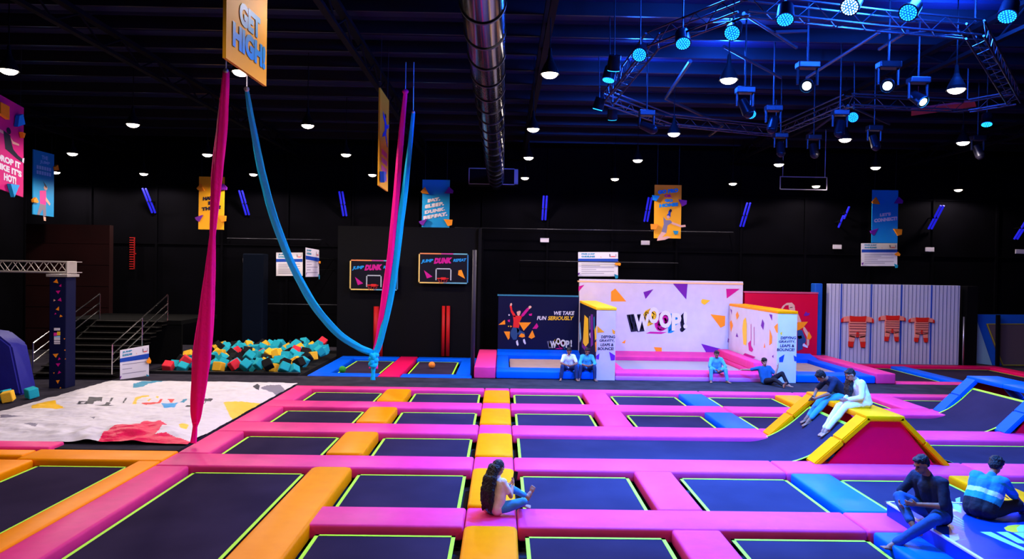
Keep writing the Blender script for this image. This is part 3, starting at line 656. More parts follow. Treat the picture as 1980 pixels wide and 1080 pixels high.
for cx, y0, s, lb in ((1659,610,1.0,'largest peach and red jump suit stuck on the striped wall'),(1726,609,0.83,'middle peach and red jump suit stuck on the striped wall'),(1783,613,0.79,'smallest peach and red jump suit stuck on the striped wall')):
    P0 = aty(cx, y0, 30.1); k = s*30/1400
    t = empty('jump_suit', (P0.x,30.1,P0.z), label=lb, cat='suit', group=None)
    def pt(x, y, d=0): return (P0.x+x*k, 30.12-d, P0.z-y*k)
    def slab(name, mt, pts, th=0.07, d=0.0):
        mb = MB(); mb.prism([pt(x, y, d-0.05) for x, y in pts], (0,-th,0)); bmesh.ops.bevel(mb.bm, geom=list(mb.bm.edges), offset=0.015, segments=2, affect='EDGES'); return smooth_by_angle(mb.build(name, mt, t), 45)
    lw = 7
    slab('body', SU_P, [(-17,3),(17,3),(17,18),(16,42),(5,44),(0,36),(-5,44),(-16,42),(-17,18)])
    slab('chest', SU_R, [(-17,0),(-6,2),(6,2),(17,0),(15,12),(-15,12)], 0.03, 0.06)
    slab('sleeve', SU_P, [(-17,1),(-17,12),(-28,13),(-28,3)]); slab('sleeve', SU_P, [(17,1),(28,3),(28,13),(17,12)])
    slab('cuff', SU_R, [(-28,4),(-28,13),(-32,14),(-32,7)]); slab('cuff', SU_R, [(28,4),(32,7),(32,14),(28,13)])
    slab('leg', SU_P, [(-16,38),(-4,40),(-6,52),(-16,52)]); slab('leg', SU_P, [(16,38),(4,40),(6,52),(16,52)])
    slab('sock', SU_R, [(-17,50),(-6,50),(-8,62),(-17,61)]); slab('sock', SU_R, [(17,50),(6,50),(8,62),(16,62)])
    slab('crotch_patch', SU_R, [(-3,34),(0,30),(3,34),(3,40),(0,43),(-3,40)], 0.03, 0.06)
    mb = MB()
    for yy in (15,20,25,31,37): mb.box(pt(-16.5,yy+0.5,0.03), pt(16.5,yy-0.5,0.045))
    mb.build('stripe', mat('suit_line',(0.25,0.06,0.05),0.7), t)

# --- trampolines right of the raised ones
for a, mt, lb in (((13.6,24.62,20.6,25.2),PINK,'magenta pad along the aisle at the far right'),((13.6,29.35,20.6,29.95),REDPINK,'crimson pad at the foot of the striped stick wall'),
      ((15.9,25.2,16.5,29.35),SKY,'blue pad running back toward the striped stick wall'),((20.0,25.2,20.6,29.35),REDPINK,'crimson pad running back at the right edge')):
    pad(*a, mt, lb)
bed(13.6,25.2,15.9,29.35,'dark trampoline bed between the pink foam block and the blue pad, by the stick wall')
bed(16.5,25.2,20.0,29.35,'dark trampoline bed at the far right in front of the stick wall')
# tilted trampoline in the far right corner
t = empty('tilted_trampoline', (20.9,29.4,-0.03), label='tilted trampoline with blue frame and grey bed in the far right corner', cat='trampoline')
Yc = 30.3
def qd(name, mt, pts, th=0.08, dy=0.0):
    c9 = K(1840,580,7.2,pts); mb = MB(); mb.prism([aty(x, y, Yc)+Vector((0,dy,0)) for x, y in c9], (0, th, 0)); mb.build(name, mt, t)
qd('side_board', mat('pale_teal_panel',(0.22,0.42,0.48),0.5), [(297,200),(330,215),(565,905),(297,870)])
qd('frame_pad', DBLUE, [(325,200),(1150,205),(1150,925),(575,905)], 0.1, 0.03)
qd('woven_bed', mat('grey_brown_mesh',(0.10,0.07,0.08),0.7), [(480,330),(1150,330),(1150,905),(690,895)], 0.05, -0.03)
qd('edge_webbing', mat('yellow_webbing',(0.35,0.33,0.02),0.6), [(480,325),(1150,325),(1150,335),(480,335)], 0.02, -0.05); qd('edge_webbing', MATS['yellow_webbing'], [(700,895),(1150,898),(1150,908),(700,905)], 0.02, -0.05)
qd('edge_webbing', MATS['yellow_webbing'], [(480,330),(492,330),(712,900),(700,900)], 0.02, -0.05)
qd('support_post', BLACK, [(585,200),(625,200),(612,905),(575,905)], 0.12, -0.25)
a = aty(1862,700,30.0); b = aty(1862,612,30.0)
tag(MB().tube((a.x,30,-0.03),(a.x,30,b.z),0.035).build('steel_post', STEEL, smooth=True), 'thin light steel post right of the striped stick wall', 'post')
tag(MB().box((19.5,30.1,-0.03),(19.95,30.6,3.3)).build('padded_post', BLACK), 'wide black padded post right of the striped stick wall', 'post')
tag(MB().tube((-1.0,25.2,-0.03),(-0.98,25.2,4.35),0.07).build('padded_post', mat('dark_pad',(0.03,0.025,0.035),0.5), smooth=True), 'tall dark padded post between the right dunk lane and the pink foam block', 'post')

# ------------------------------------------------------------------ left side
# truss gate
t = empty('truss_gate', (-13.5,21.5,-0.03), label='aluminium truss gate on a navy pillar with coloured shapes at the far left', cat='gate')
Yg = 21.5; A = aty(94,750,Yg); B = aty(128,535,Yg)
MB().box((A.x,Yg,-0.03),(B.x,Yg+0.5,B.z),0.02).build('pillar', NAVY, t)
MB().box((A.x-0.06,Yg-0.06,B.z),(B.x+0.06,Yg+0.56,B.z+0.08)).build('cap_plate', ALU, t)
tr = MB(); zb = B.z+0.10; ztp = aty(128,506,Yg).z; xl = -17.5; xr = B.x
for yy in (Yg+0.02,Yg+0.48):
    for zz in (zb+0.03, ztp): tr.tube((xl,yy,zz),(xr,yy,zz),0.026,n=8)
    x = xl; k = 0
    while x < xr-0.2:
        tr.tube((x,yy,zb+0.03 if k % 2 else ztp),(x+0.23,yy,ztp if k % 2 else zb+0.03),0.012,n=6); x += 0.23; k += 1
x = xl
while x < xr: tr.tube((x,Yg+0.02,ztp),(x+0.23,Yg+0.48,ztp),0.012,n=6); tr.tube((x,Yg+0.02,zb+.03),(x+0.23,Yg+0.48,zb+.03),0.012,n=6); x += 0.46
tr.box((xr-0.02,Yg,zb),(xr+0.02,Yg+0.5,ztp+0.02)); tr.build('truss_beam', ALU, t)
sh = Sheet(wall_map(Yg,0.004)); cg = lambda p: K(0,480,3.725,p)
for mt, cx, cy, r in ((P_OR,405,238,22),(P_MA,438,268,14),(P_MA,418,312,18),(P_SK,392,373,11),(P_MA,432,370,18),(P_OR,420,435,20),(P_OR,440,487,12),(P_MA,398,470,9),(P_OR,400,768,22),(P_MA,425,795,14),(P_MA,418,835,18),(P_MA,425,892,16),(P_OR,388,896,8),(P_OR,415,957,20),(P_OR,434,1003,9),(P_OR,466,650,7),(P_OR,468,732,7),(P_OR,470,795,7)):
    an = cx*0.7; sh.poly(mt, cg([(cx+r*cos(an+k*2*pi/3+(0.5 if k == 1 else 0)), cy+r*0.9*sin(an+k*2*pi/3)) for k in range(3)]))
for k, (mt, y0, y1) in enumerate(((WHITE,572,590),(P_YE,598,624),(P_PK,606,632),(P_LB,628,640),(WHITE,640,660),(WHITE,664,676),(WHITE,680,688))):
    w = 22 if k not in (1,2) else 12; cx = 412+(12 if k == 1 else -12 if k == 2 else 0); sh.poly(mt, cg([(cx-w,y0),(cx+w,y0),(cx+w,y1),(cx-w,y1)]), 2)
sh.build('pillar_print', t)
# small foam pit at the far left
solid('foam_slide',(-15.6,19.75,-0.03),(-13.9,20.25,0.3),mat('indigo_vinyl',(0.02,0.02,0.25),0.5,bump=.3,bscale=4),'low indigo padded block at the left edge under the truss gate','foam block')
mb = MB(); mb.prism([(-15.6,20.3,-0.03),(-13.35,20.3,-0.03),(-13.65,20.3,1.35),(-14.1,20.3,1.7),(-15.6,20.3,1.85)],(0,0.7,0))
bmesh.ops.bevel(mb.bm, geom=list(mb.bm.edges), offset=0.05, segments=2, affect='EDGES'); tag(smooth_by_angle(mb.build('foam_slide', MATS['indigo_vinyl'])), 'tall indigo padded slide at the left edge behind the truss gate', 'slide')
for x, y, c, lb in ((-13.62,19.30,'red','red foam cube at the left edge below the indigo slide'),(-13.2,19.4,'teal','teal foam cube at the left edge next to the red one'),(-12.75,19.8,'teal','teal foam cube lying by the navy pillar of the truss gate'),(-12.98,19.2,'yellow','yellow foam cube between two teal ones at the left edge')):
    o = cube(x, y, 0.14, c); o.rotation_euler = (0.2,0.1,x*3); o.scale = (0.85,)*3; tag(o, lb, 'foam cube')
# stairs with hand rails
t = empty('staircase', (-14.2,25.5,-0.03), label='dark steel staircase with shiny hand rails at the left', cat='stairs')
st = MB(); STAIR = mat('stair_steel',(0.008,0.007,0.006),0.7,0.0,spec=0.05)
for i in range(9):
    y = 23.2+i*0.42; z = 0.18*(i+1)-0.03; xo = -15.0+0.0
    st.box((-14.9,y,z-0.16),(-12.4,y+0.42,z-0.13)).box((-14.9,y-0.02,z-0.03),(-12.4,y+0.42,z))
st.prism([(-14.95,23.1,-0.03),(-14.95,27.1,-0.03),(-14.95,27.1,1.60),(-14.95,26.9,1.60)],(0.05,0,0)); st.build('step_flight', STAIR, t)
MB().box((-16.5,27.0,1.45),(-11.9,30.4,1.6)).box((-16.5,27.05,-0.03),(-11.9,27.15,1.45)).build('landing', mat('dark_landing',(0.003,0.003,0.003),0.8,spec=0.03), t)
for x in (-14.9,-12.4):
    rl = MB()
    for dz in (0.35,0.62,0.95): rl.tube((x,23.2,0.15+dz),(x,27.0,1.6+dz),0.022,n=8)
    for yy in (23.2,25.1,27.0): rl.tube((x,yy,0.15+(yy-23.2)*0.38),(x,yy,1.1+(yy-23.2)*0.38),0.025,n=8)
    rl.build('hand_rail', mat('polished_steel',(0.7,0.68,0.66),0.15,1.0), t)
    light_ = None
MAROON = mat('maroon_cladding',(0.012,0.002,0.002),0.8,spec=0.1,var=.2,vscale=1)
mb = MB(); A = aty(95,640,31.0); B = aty(212,435,31.0)
mb.box((A.x-1,31.0,-0.03),(B.x,31.3,B.z))
for k in range(6): mb.box((A.x-1,30.97,0.9*k),(B.x,31.0,0.9*k+0.03))
tag(mb.build('wall_maroon', MAROON), kind='structure')
a = aty(255,520,33.4); b = aty(255,460,33.4); mb = MB()
for k in range(14):
    z = a.z+(b.z-a.z)*k/13; mb.box((a.x-0.12,33.4,z),(a.x+0.12,33.45,z+0.035))
mb.box((a.x+0.08,33.4,a.z),(a.x+0.11,33.45,b.z)); mb.tube((a.x+0.09,33.45,(a.z+b.z)/2),(a.x+0.09,33.57,(a.z+b.z)/2),0.03)
tag(mb.build('red_ladder', mat('red_metal',(0.35,0.01,0.01),0.5)), 'small red slatted panel high on the dark wall above the stairs', 'ladder')
A = aty(335,718,25.0); B = aty(362,532,25.0)
tag(MB().box((A.x,31.5,-0.03),(A.x+0.9,32.2,4.2),0.05).build('padded_column', mat('slate_vinyl',(0.002,0.004,0.010),0.8,spec=0.05)), 'tall slate blue padded column behind the foam pit', 'column')
# netting posts and rails on the back wall
for i, (x0, x1, z, lb) in enumerate(((-12.5,-8.3,4.9,'thin dark rail high on the back wall behind the yellow banner on the left'),(-2.2,10.5,5.55,'long thin dark rail across the middle of the back wall'),(-11.0,-7.0,1.95,'thin dark rail low behind the foam pit'),(0.8,8.0,4.1,'thin dark rail behind the white printed wall'))):
    tag(MB().tube((x0,33.0,z),(x1,33.0,z),0.025).tube((x0,33.0,z),(x0,33.49,z),0.02).tube((x1,33.0,z),(x1,33.49,z),0.02).build('wall_rail', DARKSTEEL, smooth=True), lb, 'rail')

# ------------------------------------------------------------------ info boards and banners
def info_board(fm, box, label, titles, px_h, nlines, depthvec, name='info_board', deco=True, wall_arm=False):
    x0, y0, x1, y1 = box; w = x1-x0; h = y1-y0
    P = [fm(x0,y0,0), fm(x1,y0,0), fm(x1,y1,0), fm(x0,y1,0)]
    c = sum(P, Vector())/4; t = empty(name, c, label=label, cat='sign')
    MB().prism(P, depthvec).build('board', WHITE, t)
    if wall_arm: MB().tube(c+Vector((0,.05,.2)), (c.x,33.6,c.z+.2), 0.02, n=6).tube(c+Vector((0,.05,-.3)), (c.x,33.6,c.z-.3), 0.02, n=6).build('wall_arm', BLACK, t)
    sh = Sheet(fm)
    for k, s in enumerate(titles): sh.text(P_TE, s, (x0+w*.08, y0+h*(.05+.10*k), x0+w*.42, y0+h*(.12+.10*k)), 0.05)
    sh.poly(P_DB if name != 'x' else P_CY, [(x0,y0+h*.27),(x1,y0+h*.27),(x1,y0+h*.40),(x0,y0+h*.40)], 1)
    for k in range(nlines):
        yy = y0+h*(.48+.46*k/nlines); xx = x0+w*(.9 if k % 2 == 0 else .45+.1*(k % 3)); sh.poly(P_GR, [(x0+w*.08,yy),(xx,yy),(xx,yy+h*.018),(x0+w*.08,yy+h*.018)], 1)
    sh.poly(P_BK, [(x0+w*.78,y0+h*.08),(x0+w*.80,y0+h*.08),(x0+w*.81,y0+h*.20),(x0+w*.79,y0+h*.20)], 2); sh.poly(P_RD, [(x0+w*.82,y0+h*.17),(x0+w*.93,y0+h*.17),(x0+w*.93,y0+h*.20),(x0+w*.82,y0+h*.20)], 2); sh.poly(P_GR, [(x0+w*.94,y0+h*.08),(x0+w*.955,y0+h*.08),(x0+w*.955,y0+h*.20),(x0+w*.94,y0+h*.20)], 2)
    sh.poly(P_SK, [(x0+w*.55,y0+h*.22),(x0+w*.57,y0+h*.17),(x0+w*.59,y0+h*.22)], 2)
    sh.build('board_print', t)
    if deco:
        for mt, pts in ((P_OR,[(.90,.48),(1.0,.38),(1.07,.48),(1.05,.56),(.95,.54)]),(P_TE,[(.90,.90),(1.0,.96),(.99,1.08),(.93,1.09)]),(P_PU,[(-.01,.86),(.05,.85),(-.0,.95)])):
            MB().prism([fm(x0+w*a, y0+h*b, 8) for a, b in pts], Vector(depthvec)*(-0.6)).build('corner_shape', mt, t)
    return t
Yb = 33.44
info_board(wall_map(Yb), (534,488,585,533), 'white rules board on the back wall behind the blue silk', ['JUMP','GUIDELINES'], 0, 9, (0,0.055,0), deco=False)
A = aty(592,478,29.5); B = aty(618,483,31.0)
def fm2(u, v, L):
    k = (u-590)/28.0; Y = 29.2+1.3*k; return aty(u, v, Y)+Vector((0.004*L,-0.004*L,0))
info_board(lambda u, v, L: fm2(u, v+5*(u-590)/28*(1 if v < 505 else -0.1), L), (591,478,617,535), 'narrow white rules board with an orange shape beside the blue silk', ['JUMP','GUIDELINES'], 0, 5, (-0.02,0.05,0), wall_arm=True)
info_board(wall_map(Yb), (1118,487,1195,534), 'white rules board above the tall white printed wall', ['FREE JUMP','GUIDELINES'], 0, 6, (0,0.055,0))
info_board(wall_map(Yb), (1666,470,1735,514), 'white rules board below the blue banner on the right', ['FREE JUMP','GUIDELINES'], 0, 6, (0,0.055,0))
def fm3(u, v, L):
    k = (u-232)/56.0; Y = 23.3+0.9*(k); return aty(u, v-10*k*(1 if v < 700 else 0.75), Y)+Vector((0.004*L,-0.006*L,0))
info_board(fm3, (232,677,288,735), 'white standing sign on the floor by the stairs', ['JUMP','GUIDELINES'], 0, 3, (-0.03,0.06,0))
# small white plates on the wall
for i, (x, y) in enumerate(((859,461),(1053,464),(1248,469),(1619,477),(1798,482),(1972,486),(478,503))):
    a = aty(x, y, Yb); w = 0.2 if i != 1 else 0.2; mb = MB().box((a.x-w,a.y-0.02,a.z-0.1),(a.x+w,a.y+0.05,a.z+0.1),0.01)
    lbs = ['below the EAT SLEEP DUNK REPEAT banner','on the wall above the navy printed wall','below the GO PRO OR GO HOME banner','left of the LET\'S CONNECT banner','right of the LET\'S CONNECT banner','at the right edge high on the wall','right of the yellow banner over the foam pit']
    tag(mb.build('wall_plate', mat('plate_white',(0.55,0.5,0.52),0.5)), 'small white plate '+lbs[i], 'plate')

def banner(name, label, corners, mt, art, shapes=(), th=None, cable=9.64, figure=None):
    """corners: 3D points top-left, top-right, bottom-right, bottom-left; artwork in unit coordinates"""
    TL, TR, BR, BL = [Vector(c) for c in corners]
    nrm = (TR-TL).cross(BL-TL).normalized()
    if nrm.dot(CAM-TL) < 0: nrm = -nrm
    def fm(u, v, L): return (TL*(1-u)+TR*u)*(1-v)+(BL*(1-u)+BR*u)*v + nrm*0.004*L
    t = empty(name, (TL+BR)/2, label=label, cat='banner')
    MB().prism([TL,TR,BR,BL], -nrm*0.04).build('panel', mt, t)
    sh = Sheet(fm); art(sh); sh.build('lettering', t)
    for m_, pts in shapes: MB().prism([fm(a, b, 6) for a, b in pts], nrm*0.10).build('foam_shape', m_, t)
    if figure:
        f = Sheet(fm); figure(f); f.build('printed_figure', t)
    cb = MB()
    for p in (TL*0.9+TR*0.1, TL*0.1+TR*0.9): cb.tube(p-nrm*0.02, (p.x,p.y,cable), 0.008, n=5)
    cb.build('cable', DARKSTEEL, t)
    return t
def facing(x0, y0, x1, y1, Y):
    return [aty(x0,y0,Y), aty(x1,y0+(x1-x0)*0.016,Y), aty(x1-(y1-y0)*0.016,y1+(x1-x0)*0.016,Y), aty(x0-(y1-y0)*0.016,y1,Y)]
def L4(sh, mt, lines, boxes, off=0.07, rise=0.0, slant=0.0):
    for s, b in zip(lines, boxes): sh.text(mt, s, b, off, slant, rise=rise)
# corner coordinates here are fractions of the banner
class U:
    pass
def art_get(sh): L4(sh, P_CY, ['GET','HIGH!'], [(.28,.56,.80,.715),(.13,.73,.95,.895)], 0.06)
X0b = -3.1
def xc(px, py, Y):  # point on a banner hung parallel to the side walls
    p = aty(px, py, Y); return p
n1 = [aty(441,-68,8.2), aty(523,-38,7.0), aty(515,167,7.0), aty(437,115,8.2)]
# near edge is the left one
Yn, Yf = 8.25, 9.55
def side_banner(pl, pr, Yl, Yr, h):
    bl = aty(pl[0], pl[1], Yl); br = aty(pr[0], pr[1], Yr); return [bl+Vector((0,0,h)), br+Vector((0,0,h)), br, bl]
TRI = lambda a, b, r, m_, rot=0: (m_, [(a+r*cos(rot+k*2.1), b+0.5*r*sin(rot+k*2.1)) for k in range(3)])
banner('hanging_banner','big yellow hanging banner reading GET HIGH! at the top of the frame', side_banner((437,112),(515,167),8.2,9.4,1.78), BAN_Y, art_get)
def art_b2(sh):
    for k in range(4):
        for j in range(4): sh.poly(P_PK, [(.22+.16*j,.60+.085*k),(.34+.16*j,.60+.085*k),(.34+.16*j,.655+.085*k),(.22+.16*j,.655+.085*k)])
def fig_b2(f):
    f.poly(P_DB, [(.30,.20),(.55,.24),(.75,.30),(.95,.27),(.95,.31),(.75,.34),(.68,.40),(.9,.52),(.82,.53),(.58,.43),(.25,.48),(.30,.44),(.52,.38),(.50,.30),(.32,.26)]); f.disc(P_BK,.58,.22,.09,.022,layer=2); f.poly(P_SK,[(.95,.27),(1.0,.26),(1.0,.31),(.95,.31)],2)
banner('hanging_banner','narrow yellow hanging banner seen edge on with a leaping figure and pink letters', side_banner((733,358),(750,370),17.8,19.1,2.38), BAN_Y, art_b2,
       shapes=[(P_DB,[(-.05,.86),(.18,.85),(.2,.93),(.02,.97)])], figure=fig_b2)
# pink banner far left
def art_drop(sh): L4(sh, WHITE, ['DROP IT','LIKE IT\'S','HOT!'], [(.0,.63,.88,.70),(-.02+.03,.72,.92,.79),(.28,.81,.72,.89)], 0.06)
def fig_drop(f):
    f.poly(P_BK, [(.25,.36),(.50,.38),(.55,.46),(.62,.52),(.80,.56),(.98,.58),(.95,.62),(.72,.60),(.50,.57),(.33,.55)]); f.disc(P_BK,.44,.34,.08,.035,layer=2); f.poly(P_SK,[(.50,.40),(.60,.43),(.82,.43),(.82,.45),(.58,.46)],2); f.poly(P_SK,[(.0,.36),(.25,.37),(.26,.40),(.0,.40)],2); f.poly(WHITE,[(.95,.57),(1.02,.56),(1.0,.62),(.94,.61)],2)
banner('hanging_banner','pink hanging banner reading LIKE IT\'S HOT! cut by the left frame edge', side_banner((-9,362),(45,381),18.7,19.9,2.42), BAN_P, art_drop,
       shapes=[(P_CY,[(.66,.14),(.80,.10),(.88,.20),(.60,.27)]),(P_OR,[(.78,.30),(.90,.30),(.84,.36)]),(P_CY,[(.36,.92),(.68,.90),(.50,1.05)]),(P_OR,[(.0,.10),(.30,.10),(.30,.24),(.0,.22)])], figure=fig_drop)
def art_jump(sh): L4(sh, P_LB, ['THE','JUMP'], [(.38,.06,.68,.12),(.3,.14,.78,.20)], 0.04); [sh.poly(P_LB,[(.15+.12*k,y),(.24+.12*k,y),(.24+.12*k,y+.055),(.15+.12*k,y+.055)]) for k in range(6) for y in (.23,.31)]
def fig_jump(f):
    f.poly(P_PK, [(.30,.62),(.60,.60),(.62,.72),(.60,.83),(.32,.82)]); f.disc(P_SK,.58,.56,.09,.035,layer=2); f.poly(P_BK,[(.45,.46),(.60,.52),(.66,.56),(.56,.55)],3); f.poly(P_SK,[(.60,.70),(.82,.80),(.78,.83),(.58,.76)],2)
    f.poly(P_GR,[(.32,.82),(.60,.83),(.62,1.0),(.48,1.02),(.45,.90),(.30,1.0),(.18,1.0)]); f.poly(P_SK,[(.48,1.02),(.60,1.02),(.60,1.08),(.50,1.08)],2)
banner('hanging_banner','blue hanging banner with a figure in a pink top on the far left wall', side_banner((64,414),(104,419),28.2,29.4,2.50), BAN_B, art_jump,
       shapes=[(P_OR,[(-.12,.78),(.0,.74),(.12,.80),(.08,.82),(-.1,.82)]),(P_OR,[(.92,.20),(1.05,.16),(1.1,.24),(.96,.26)])], figure=fig_jump)
CS = [((-.05,.23),(.10,.14),(.25,.27),(.0,.26)),((.82,.25),(.98,.13),(1.14,.20),(1.12,.25)),((-.10,.78),(.20,.73),(.05,.86),(-.06,.82)),((.80,.73),(1.12,.74),(1.10,.84),(.96,.86))]
def corner(mts): return [(m_, list(p)) for m_, p in zip(mts, CS)]
banner('hanging_banner','yellow hanging banner reading HANG IN THERE! behind the pink silk', facing(385,341,434,443,32), BAN_Y, lambda sh: L4(sh, P_BK, ['HANG','IN','THERE!'], [(.17,.37,.72,.44),(.38,.46,.62,.53),(.12,.56,.88,.63)], 0.08, 0.06), shapes=corner((P_OR,P_PU,P_PU,P_OR)))
banner('hanging_banner','blue hanging banner reading EAT. SLEEP. DUNK. REPEAT. over the dunk lanes', facing(817,347,870,451,32), BAN_B, lambda sh: L4(sh, WHITE, ['EAT.','SLEEP.','DUNK.','REPEAT.'], [(.20,.34,.66,.405),(.10,.435,.80,.505),(.10,.54,.84,.605),(.05,.635,.93,.705)], 0.09, 0.10), shapes=corner((P_OR,P_PU,P_PU,P_OR)))
def art_go(sh):
    sh.text(P_CY,'GO PRO',(.12,.08,.88,.155),0.09,rise=.06); sh.text(P_MA,'OR',(.36,.175,.64,.23),0.09); sh.text(P_CY,'GO',(.38,.26,.68,.32),0.09); sh.text(P_CY,'HOME!',(.18,.34,.88,.41),0.09,rise=.05)
def fig_go(f):
    f.poly(P_DB,[(.52,.50),(.58,.46),(.62,.50),(.60,.55),(.53,.56)]); f.disc(P_SK,.52,.60,.06,.03,layer=2); f.disc(P_BK,.60,.48,.05,.03,layer=2); f.poly(P_DB,[(.46,.58),(.50,.54),(.60,.54),(.60,.60),(.52,.57)],3)
    f.poly(P_GR,[(.34,.60),(.44,.66),(.60,.66),(.68,.70),(.50,.76),(.46,.90),(.28,.88),(.36,.74)]); f.poly(P_SK,[(.66,.69),(1.0,.75),(1.16,.74),(1.18,.78),(1.0,.79),(.64,.73)],2); f.poly(P_SK,[(.28,.88),(.46,.90),(.30,.98),(.50,.96),(.64,.98),(.40,1.03),(.12,1.05),(.14,.99)],2)
banner('hanging_banner','yellow hanging banner reading GO PRO OR GO HOME! with a leaping figure', facing(1266,357,1318,460,32), BAN_Y, art_go,
       shapes=[(P_CY,[(-.10,.20),(.18,.21),(.05,.31),(-.08,.29)]),(P_PU,[(.88,.27),(1.18,.29),(1.17,.36),(1.02,.40)]),(P_OR,[(-.14,.74),(.14,.74),(.05,.84),(-.12,.84)]),(P_TE,[(.70,.86),(.88,.86),(.86,.92),(.76,.93)])], figure=fig_go)
banner('hanging_banner','blue hanging banner reading LET\'S CONNECT! high on the right', facing(1687,367,1737,469,32), BAN_B, lambda sh: L4(sh, WHITE, ['LET\'S','CONNECT!'], [(.30,.43,.72,.49),(.08,.52,.97,.59)], 0.07, 0.06), shapes=corner((P_OR,P_PU,P_PU,P_OR)))

# ------------------------------------------------------------------ aerial silks
def silk(mt, pts, name, radii, parent, n=10, flat=0.55):
    """a twisted, bunched strip of cloth swept along a smooth line"""
    P = []
    pts = [Vector(p) for p in pts]
    for i in range(len(pts)-1):
        p0 = pts[max(0,i-1)]; p1 = pts[i]; p2 = pts[i+1]; p3 = pts[min(len(pts)-1,i+2)]
        for k in range(10):
            t = k/10; P.append((0.5*((2*p1)+(-p0+p2)*t+(2*p0-5*p1+4*p2-p3)*t*t+(-p0+3*p1-3*p2+p3)*t**3), radii[i]+(radii[i+1]-radii[i])*t))
    P.append((pts[-1], radii[-1]))
    bm = bmesh.new(); rings = []
    for i, (p, r) in enumerate(P):
        d = (P[min(i+1,len(P)-1)][0]-P[max(i-1,0)][0]).normalized(); s = d.cross(Vector((0,1,0.05))).normalized(); u = s.cross(d)
        tw = i*0.06; ring = []
        for k in range(n*2):
            a = 2*pi*k/(n*2); rr = r*(1+0.16*cos(5*a+i*0.1)); v = s*cos(a+tw)*rr+u*sin(a+tw)*rr*flat; ring.append(bm.verts.new(p+v))
        rings.append(ring)
    for a, b in zip(rings[:-1], rings[1:]):
        for k in range(len(a)): bm.faces.new((a[k], a[(k+1) % len(a)], b[(k+1) % len(a)], b[k]))
    bm.faces.new(rings[0][::-1]); bm.faces.new(rings[-1])
    mb = MB(); mb.bm.free(); mb.bm = bm; return mb.build(name, mt, parent, smooth=True)
SILKP = mat('pink_silk',(1.0,0.004,0.30),0.6,bump=.3,bscale=12,spec=.15,sheen=.7); SILKB = mat('blue_silk',(0.0,0.55,0.95),0.6,bump=.3,bscale=12,spec=.15,sheen=.7)
def hang(t, p, z1=9.2): MB().tube(p, (p.x,p.y,z1), 0.012, n=6).ball(p, 0.045).build('hook', STEEL, t)
Ya = 12.0
def ln(px, py, Y): return aty(px, py, Y)
p0 = ln(437,137,Ya); pe = atz(374,856,0.08); t = empty('aerial_silk', p0, label='long pink aerial silk hanging from the GET HIGH! banner to the court corner', cat='aerial silk')
mid = [ln(437,137,Ya), ln(430,235,12.3), ln(420,340,12.7), ln(411,455,13.1), ln(402,570,13.6), ln(391,690,14.1), ln(380,790,14.5), ln(377,825,14.7), pe]
silk(SILKP, mid, 'cloth', [0.05,0.085,0.095,0.05,0.12,0.17,0.11,0.045,0.06], t); MB().ball(ln(378,814,14.65),0.07,(0.075,0.06,0.06)).build('knot', SILKP, t, smooth=True); hang(t, p0)
Yk = 22.2
p0 = ln(477,172,Ya); t = empty('aerial_silk', p0, label='long blue aerial silk sagging across to the hanging knot', cat='aerial silk')
silk(SILKB, [p0, ln(488,240,13.0), ln(507,335,14.6), ln(533,430,16.3), ln(566,515,18.0), ln(608,590,19.8), ln(655,645,21.0), ln(695,672,21.9), ln(720,681,Yk)], 'cloth', [0.035,0.06,0.08,0.09,0.095,0.105,0.105,0.10,0.09], t); hang(t, p0)
p0 = ln(784,177,19.5); t = empty('aerial_silk', p0, label='straight pink aerial silk beside the narrow yellow banner', cat='aerial silk')
silk(SILKP, [p0, ln(776,260,20), ln(769,350,20.5), ln(757,470,21), ln(744,570,21.6), ln(731,655,22.1), ln(724,690,Yk+.05), ln(722,712,Yk+.02)], 'cloth', [0.05,0.075,0.085,0.085,0.09,0.07,0.10,0.13], t)
MB().ball(p0,0.10,(0.09,0.06,0.07)).build('knot', SILKP, t, smooth=True); hang(t, p0)
p0 = ln(799,216,19.5); t = empty('aerial_silk', p0, label='straight blue aerial silk knotted at its lower end beside the pink one', cat='aerial silk')
silk(SILKB, [p0, ln(793,280,20), ln(784,360,20.5), ln(770,460,21), ln(757,560,21.6), ln(738,650,22.0), ln(725,686,Yk)], 'cloth', [0.045,0.06,0.085,0.10,0.10,0.09,0.08], t); hang(t, p0)
kn = MB(); c = ln(722,695,Yk-0.12)
for k in range(12):
    a = k*2.4; kn.ball(c+Vector((0.06*cos(a),0.05*sin(a),0.14-0.030*k)), 0.09, (0.12,0.10,0.085), M=Euler((k,k*0.6,k*1.3)).to_matrix())
kn.build('knot', SILKB, t, smooth=True); silk(SILKB, [c-Vector((0,0,.15)), c-Vector((0,0,.40)), c-Vector((0,0,.62))], 'tail', [0.08,0.05,0.07], t)

# ------------------------------------------------------------------ duct and wall unit
t = empty('air_duct', (-0.32,18,7.35), label='long shiny round air duct hung under the roof in the middle', cat='duct')
DUCT = mat('duct_steel',(0.22,0.21,0.22),0.16,1.0); du = MB(); du2 = MB()
cy = 3.0; xd, zd, rd = -0.33, 7.35, 0.31
while cy < 29.5:
    du.m(DUCT).tube((xd,cy,zd),(xd,cy+1.15,zd),rd,n=36,caps=False); cy += 1.15
cy = 3.0; k = 0
while cy < 29.5: du.m(DARKSTEEL).tube((xd,cy,zd),(xd,cy+0.05,zd),rd+0.018,n=36); cy += 1.15
ob = du.build('duct_pipe', None, t); smooth_by_angle(ob, 50)
hg = MB(); cy = 4.0
while cy < 29: hg.tube((xd,cy,zd+rd),(xd,cy,9.2),0.012,n=6); cy += 2.3
hg.build('hanger_rod', DARKSTEEL, t)
A = aty(906,356,30.2); B = aty(1002,326,30.2); t = empty('ceiling_unit', ((A+B)/2), label='rectangular outlet box with a light frame at the far end of the air duct', cat='vent')
